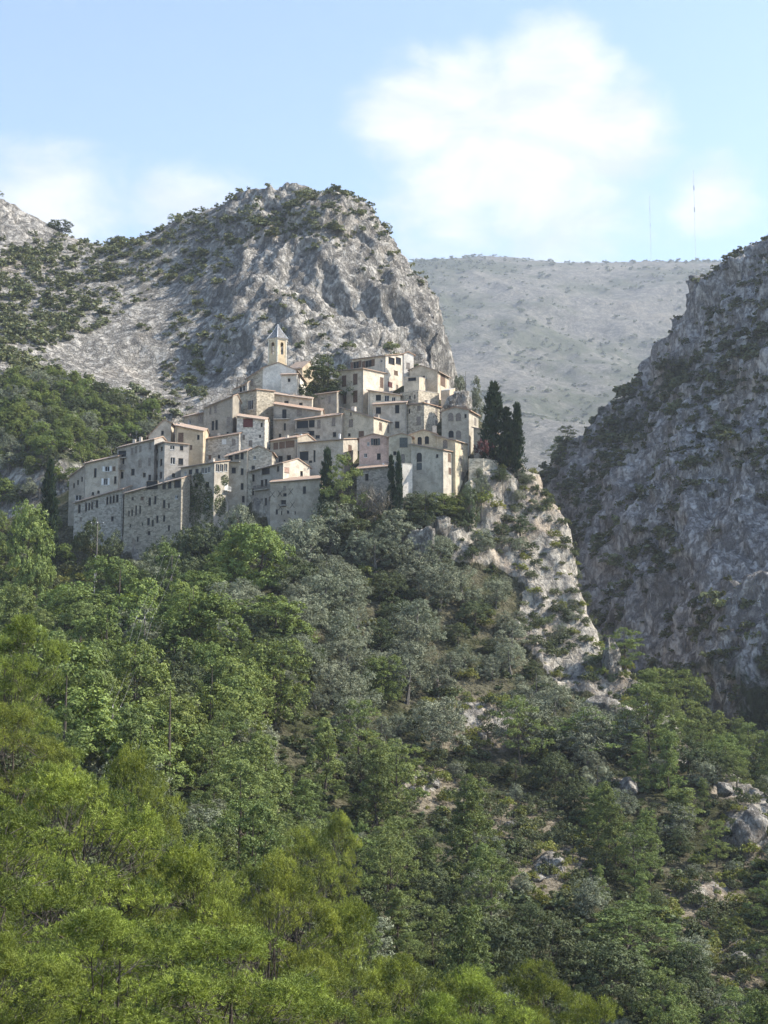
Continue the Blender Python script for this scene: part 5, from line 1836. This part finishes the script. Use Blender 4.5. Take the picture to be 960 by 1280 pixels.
# the wood on the lower mountain flank, left of the village
WK = {'oak': 'leafy green tree', 'holm': 'dark evergreen tree', 'olive': 'grey green tree'}
wood = (LPX > -60) & (LPX < 190) & (LPY > 478 + np.clip(LPX - 60, 0, 200) * .28) & (LPY < 640)
ii = np.nonzero(wood)[0]
got = []
for i in NR.permutation(ii):
    x, y, z = LV[i]
    if all((a - x) ** 2 + (b - y) ** 2 > 14.0 for a, b in got):
        got.append((x, y))
        kd = RNG.choice(('oak', 'oak', 'oak', 'olive', 'holm'))
        plant(kd, float(x), float(y), float(z), RNG.uniform(5.0, 8.5), None, WK[kd] + (' at the upper edge of the wood' if LPY[i] < 510 + .2 * LPX[i] else ' low in the wood' if LPY[i] > 560 else ' in the middle of the wood') + (', far from the houses' if LPX[i] < 60 else ', near the houses'), 'trees of the wood at the mountain foot')
    if len(got) >= 300:
        break

# ------------------------------------------------------------------ ivy on the veranda house
hv = [h for h in HOUSES if 'ivy covered' in h['label']][0]
rv = HROOT[hv['label']]
Cs, Ds = [], []
for (px, py, rx, ry, n, side) in ((252, 622, 14, 22, 900, 0), (240, 640, 12, 22, 800, 0), (262, 636, 8, 22, 500, 0), (248, 598, 7, 8, 220, 0), (234, 612, 8, 14, 400, 0), (275, 632, 8, 14, 500, 1), (281, 600, 5, 7, 160, 1), (271, 612, 4, 6, 120, 1)):
    for k in range(n):
        r, a = math.sqrt(RNG.random()), RNG.uniform(0, 6.283)
        u, z = to_face(hv, px + rx * r * math.cos(a), py + ry * r * math.sin(a), bool(side))
        z -= rv.location.z
        dep = -RNG.uniform(.03, .5) * (1.1 - r)
        if z < .2 or not (0 < u < (hv['d'] if side else hv['w'])):
            continue
        Cs.append((hv['w'] - dep, u, z) if side else (u, dep - .03, z))
        Ds.append((1, 0, .3) if side else (0, -1, .3))
th = -hv['th']
Rz = np.array(((math.cos(th), -math.sin(th), 0), (math.sin(th), math.cos(th), 0), (0, 0, 1)))
iv = leaves('ivy', np.array(Cs), unit(np.array(Ds, float)), NR.uniform(.22, .5, len(Cs)), .8, M['holm_leaf'], 'leaf', .6, .3)
link('ivy_plant', iv, loc=tuple(rv.location), rot=(0, 0, th), label='dark green ivy climbing the walls of the veranda house', category='ivy')


# ------------------------------------------------------------------ boulders and outcrops
def boulder(label, px, py, Y, w, hgt, dep, seed, mat='rock_spur', name='rock_outcrop', cat='rock'):
    n, m = 40, 26
    th_ = np.linspace(0, 2 * math.pi, n, endpoint=False)
    ph = np.linspace(-.5 * math.pi, .5 * math.pi, m)
    T, Pp = np.meshgrid(th_, ph)
    S = np.stack([np.cos(T) * np.cos(Pp), np.sin(T) * np.cos(Pp), np.sin(Pp)], -1).reshape(-1, 3)
    g = np.random.default_rng(int(seed * 10))
    cut = np.full(len(S), 1.35)
    for _ in range(16):                                            # flat broken faces
        nn = unit(g.normal(size=3))
        cut = np.minimum(cut, g.uniform(.62, 1.0) / np.maximum(S @ nn, .05))
    S = S * np.minimum(cut, 1.3)[:, None]
    Vb = S * np.array((w / 2, dep / 2, hgt / 2))
    k = fbm(Vb + seed * 13.7, max(w, hgt) * .45, 5, .6, True, seed) * .28 + fbm(Vb + seed, max(w, hgt) * .12, 3, .6, True, seed) * .07
    Vb = Vb * (1 + k)[:, None]
    i = np.arange(n * m).reshape(m, n)
    Fb = np.stack([i[:-1], np.roll(i[:-1], -1, 1), np.roll(i[1:], -1, 1), i[1:]], -1).reshape(-1, 4)
    c = at(px, py, Y)
    return link(name, mesh_np(name, Vb, Fb, M[mat], True, {'veg': np.full(len(Vb), -.3)}), loc=c, label=label, category=cat)


boulder('pale grey layered boulder on the slope above the big round pine', 757, 886, 284, 9.5, 5.0, 6, 1.3)
boulder('upright rock needle at the foot of the cliff', 762, 838, 297, 4.5, 9.0, 5, 2.1)
boulder('rock outcrop carrying the box-like house at the top of the cliff side', 576, 507, 357, 6.0, 5.5, 5, 3.7)
boulder('craggy outcrop at the outer end of the spur', 938, 1034, 230, 6.0, 6.0, 5, 4.4)
boulder('small pale rock beside the outer crag of the spur', 905, 987, 243, 3.2, 2.6, 3, 5.2)
boulder('bare white rock rib in the bushes under the front row', 530, 688, 312, 6.0, 9.0, 4, 6.6)
boulder('bare white rock rib under the cliff corner house', 552, 660, 317, 4.0, 6.0, 3, 7.6)
boulder('dark shaded rock below the big round pine', 785, 987, 246, 3.4, 2.8, 3, 8.2)
for k, (px, py, Y, s) in enumerate(((600, 915, 262, 2.2), (630, 905, 266, 1.8), (585, 890, 268, 1.6), (540, 985, 240, 2.0), (515, 1000, 236, 1.6), (690, 1085, 210, 1.8), (672, 1100, 206, 1.4), (880, 1118, 208, 2.0), (862, 1108, 211, 1.5), (925, 1195, 188, 1.8), (640, 1020, 229, 1.6))):
    c = at(px, py, Y)
    o = boulder('loose pale stone lying in a dry clearing of the slope', px, py, Y, s * 1.5, s, s * 1.2, 10.0 + k, name='loose_stone', cat='stone')
    o['group'] = 'loose stones of the clearings'
    o.location.z = ground_at(c[0], c[1]) + s * .15

# ------------------------------------------------------------------ the power line up the slope
M['pole_wood'] = plain('grey_pole_wood', (.17, .15, .13), .9)
M['pole_pale'] = plain('pale_concrete_pole', (.42, .41, .39), .9)
M['wire'] = plain('bare_wire', (.16, .155, .15), .6, .1, 1.0, .3)
M['ceramic'] = plain('white_insulator', (.5, .5, .48), .3, .05, 1.0, .5)


def power_pole(label, px, top, base, Y, arm=2.2, pale=False, n_ins=3):
    T, B = at(px, top, Y), at(px, base, Y)
    gz = min(B[2], ground_at(T[0], Y)) - .6
    root = link('power_pole', None, loc=(T[0], Y, gz), label=label, category='power pole', group='power line poles')
    hgt = T[2] - gz
    mb = MB()
    mb.tube([(0, 0, 0), (0, 0, hgt)], [.17, .11], 8)
    mb.build('pole', M['pole_pale'] if pale else M['pole_wood'], root)
    ab = MB()
    ab.box(-arm / 2, arm / 2, -.2, -.115, hgt - .75, hgt - .6)
    ab.build('crossarm', M['pole_wood'], root)
    tips = []
    for k in range(n_ins):
        x = -arm / 2 + .1 + (arm - .2) * k / (n_ins - 1)
        ib = MB()
        ib.tube([(x, -.157, hgt - .597), (x, -.157, hgt - .5), (x, -.157, hgt - .38), (x, -.157, hgt - .28)], [.04, .07, .07, .03], 8)
        ib.build('insulator', M['ceramic'], root)
        tips.append(Vector((T[0] + x, Y - .157, gz + hgt - .28)))
    return tips


pa = power_pole('wooden pole with a crossarm in front of the dark tree by the long low building', 122, 651, 702, 309, 3.0)
pb2 = power_pole('upper pole of the power line below the tall buttress-like house', 215, 692, 722, 290, 3.4)
pc = power_pole('middle pole of the power line among the leafy trees', 181, 769, 830, 236, 3.0)
pd = power_pole('lower pole of the power line above the near pines', 141, 880, 940, 170, 2.2)
short = MB()
Ps = at(119, 695, 306)
gz = ground_at(Ps[0], 306) - .5
short.tube([(0, 0, 0), (0, 0, max(2.5, Ps[2] - gz))], [.14, .11], 8)
short.build('short_post', M['pole_pale'], loc=(Ps[0], 306, gz), label='short pale concrete post beside the wooden pole', category='post')


def wire(a, b, label, sag=.9):
    pts = []
    for k in range(17):
        t = k / 16
        p = a.lerp(b, t) - a
        p.z -= sag * 4 * t * (1 - t)
        pts.append(p)
    mb = MB()
    mb.tube(pts, [.017] * 17, 4)
    mb.build('overhead_wire', M['wire'], loc=a, label=label, category='wire', group='wires of the power line')


for A, B, lb in ((pb2, pc, 'bare overhead wire between the upper and the middle pole'), (pc, pd, 'bare overhead wire between the middle and the lower pole')):
    for k in range(3):
        wire(A[k], B[k], lb)

# ------------------------------------------------------------------ radio masts and a station on the far hill
M['mast'] = plain('grey_mast_steel', (.5, .5, .52), .6, .1, .1)


def radio_mast(label, px, top, base, Y, w):
    B, T = at(px, base, Y), at(px, top, Y)
    hgt = T[2] - B[2]
    mb = MB()
    r = w / 2
    c = [(r * math.cos(a), r * math.sin(a)) for a in (0.3, 2.39, 4.49)]
    for (x, y) in c:
        mb.tube([(x, y, -8), (x, y, hgt)], [.14, .14], 4)
    n = int(hgt / (w * 1.6))
    for k in range(n):
        z0, z1 = hgt * k / n, hgt * (k + 1) / n
        for j in range(3):
            a, b = c[j], c[(j + 1) % 3]
            mb.tube([(a[0], a[1], z0), (b[0], b[1], z1)], [.08, .08], 3)
    root = link('radio_mast', None, loc=B, label=label, category='mast', group='radio masts of the far hill')
    mb.build('lattice', M['mast'], root)
    eb = MB()
    for f in (.55, .78):
        eb.box(-r, r, -r, r, hgt * f, hgt * (f + .05))
    eb.build('antenna_panel', M['mast'], root)


radio_mast('tall thin radio mast on the far hill crest beside the shaded mountain', 870, 212, 330, 1490 * KF, 2.8)
radio_mast('shorter faint radio mast on the far hill crest', 814, 245, 330, 1490 * KF, 1.8)
st = at(868, 329, 1488 * KF)
sb = MB()
sb.box(-6, 6, -3, 3, -6, 2.4)
sr = link('relay_station', None, loc=st, label='tiny pale relay station on the crest of the far hill', category='building')
sb.build('wall', wall_mat(PALE), sr)
rb2 = MB()
rb2.box(-6.4, 6.4, -3.4, 3.4, 2.403, 2.8)
rb2.build('roof', M['terrace'], sr)

# ------------------------------------------------------------------ the hazy air of the valley
hz = MB()
hz.box(-4100, 4100, -500, 5500, -84, 1600)
hm, nt, out = new_mat('valley_air')
pv = nt.nodes.new('ShaderNodeVolumePrincipled')
pv.inputs['Color'].default_value = (.80, .88, 1.0, 1)
pv.inputs['Density'].default_value = HAZE
pv.inputs['Anisotropy'].default_value = .15
nt.links.new(pv.outputs[0], out.inputs['Volume'])
hz.build('haze', hm, kind='stuff', label='pale haze filling the valley air', category='haze')
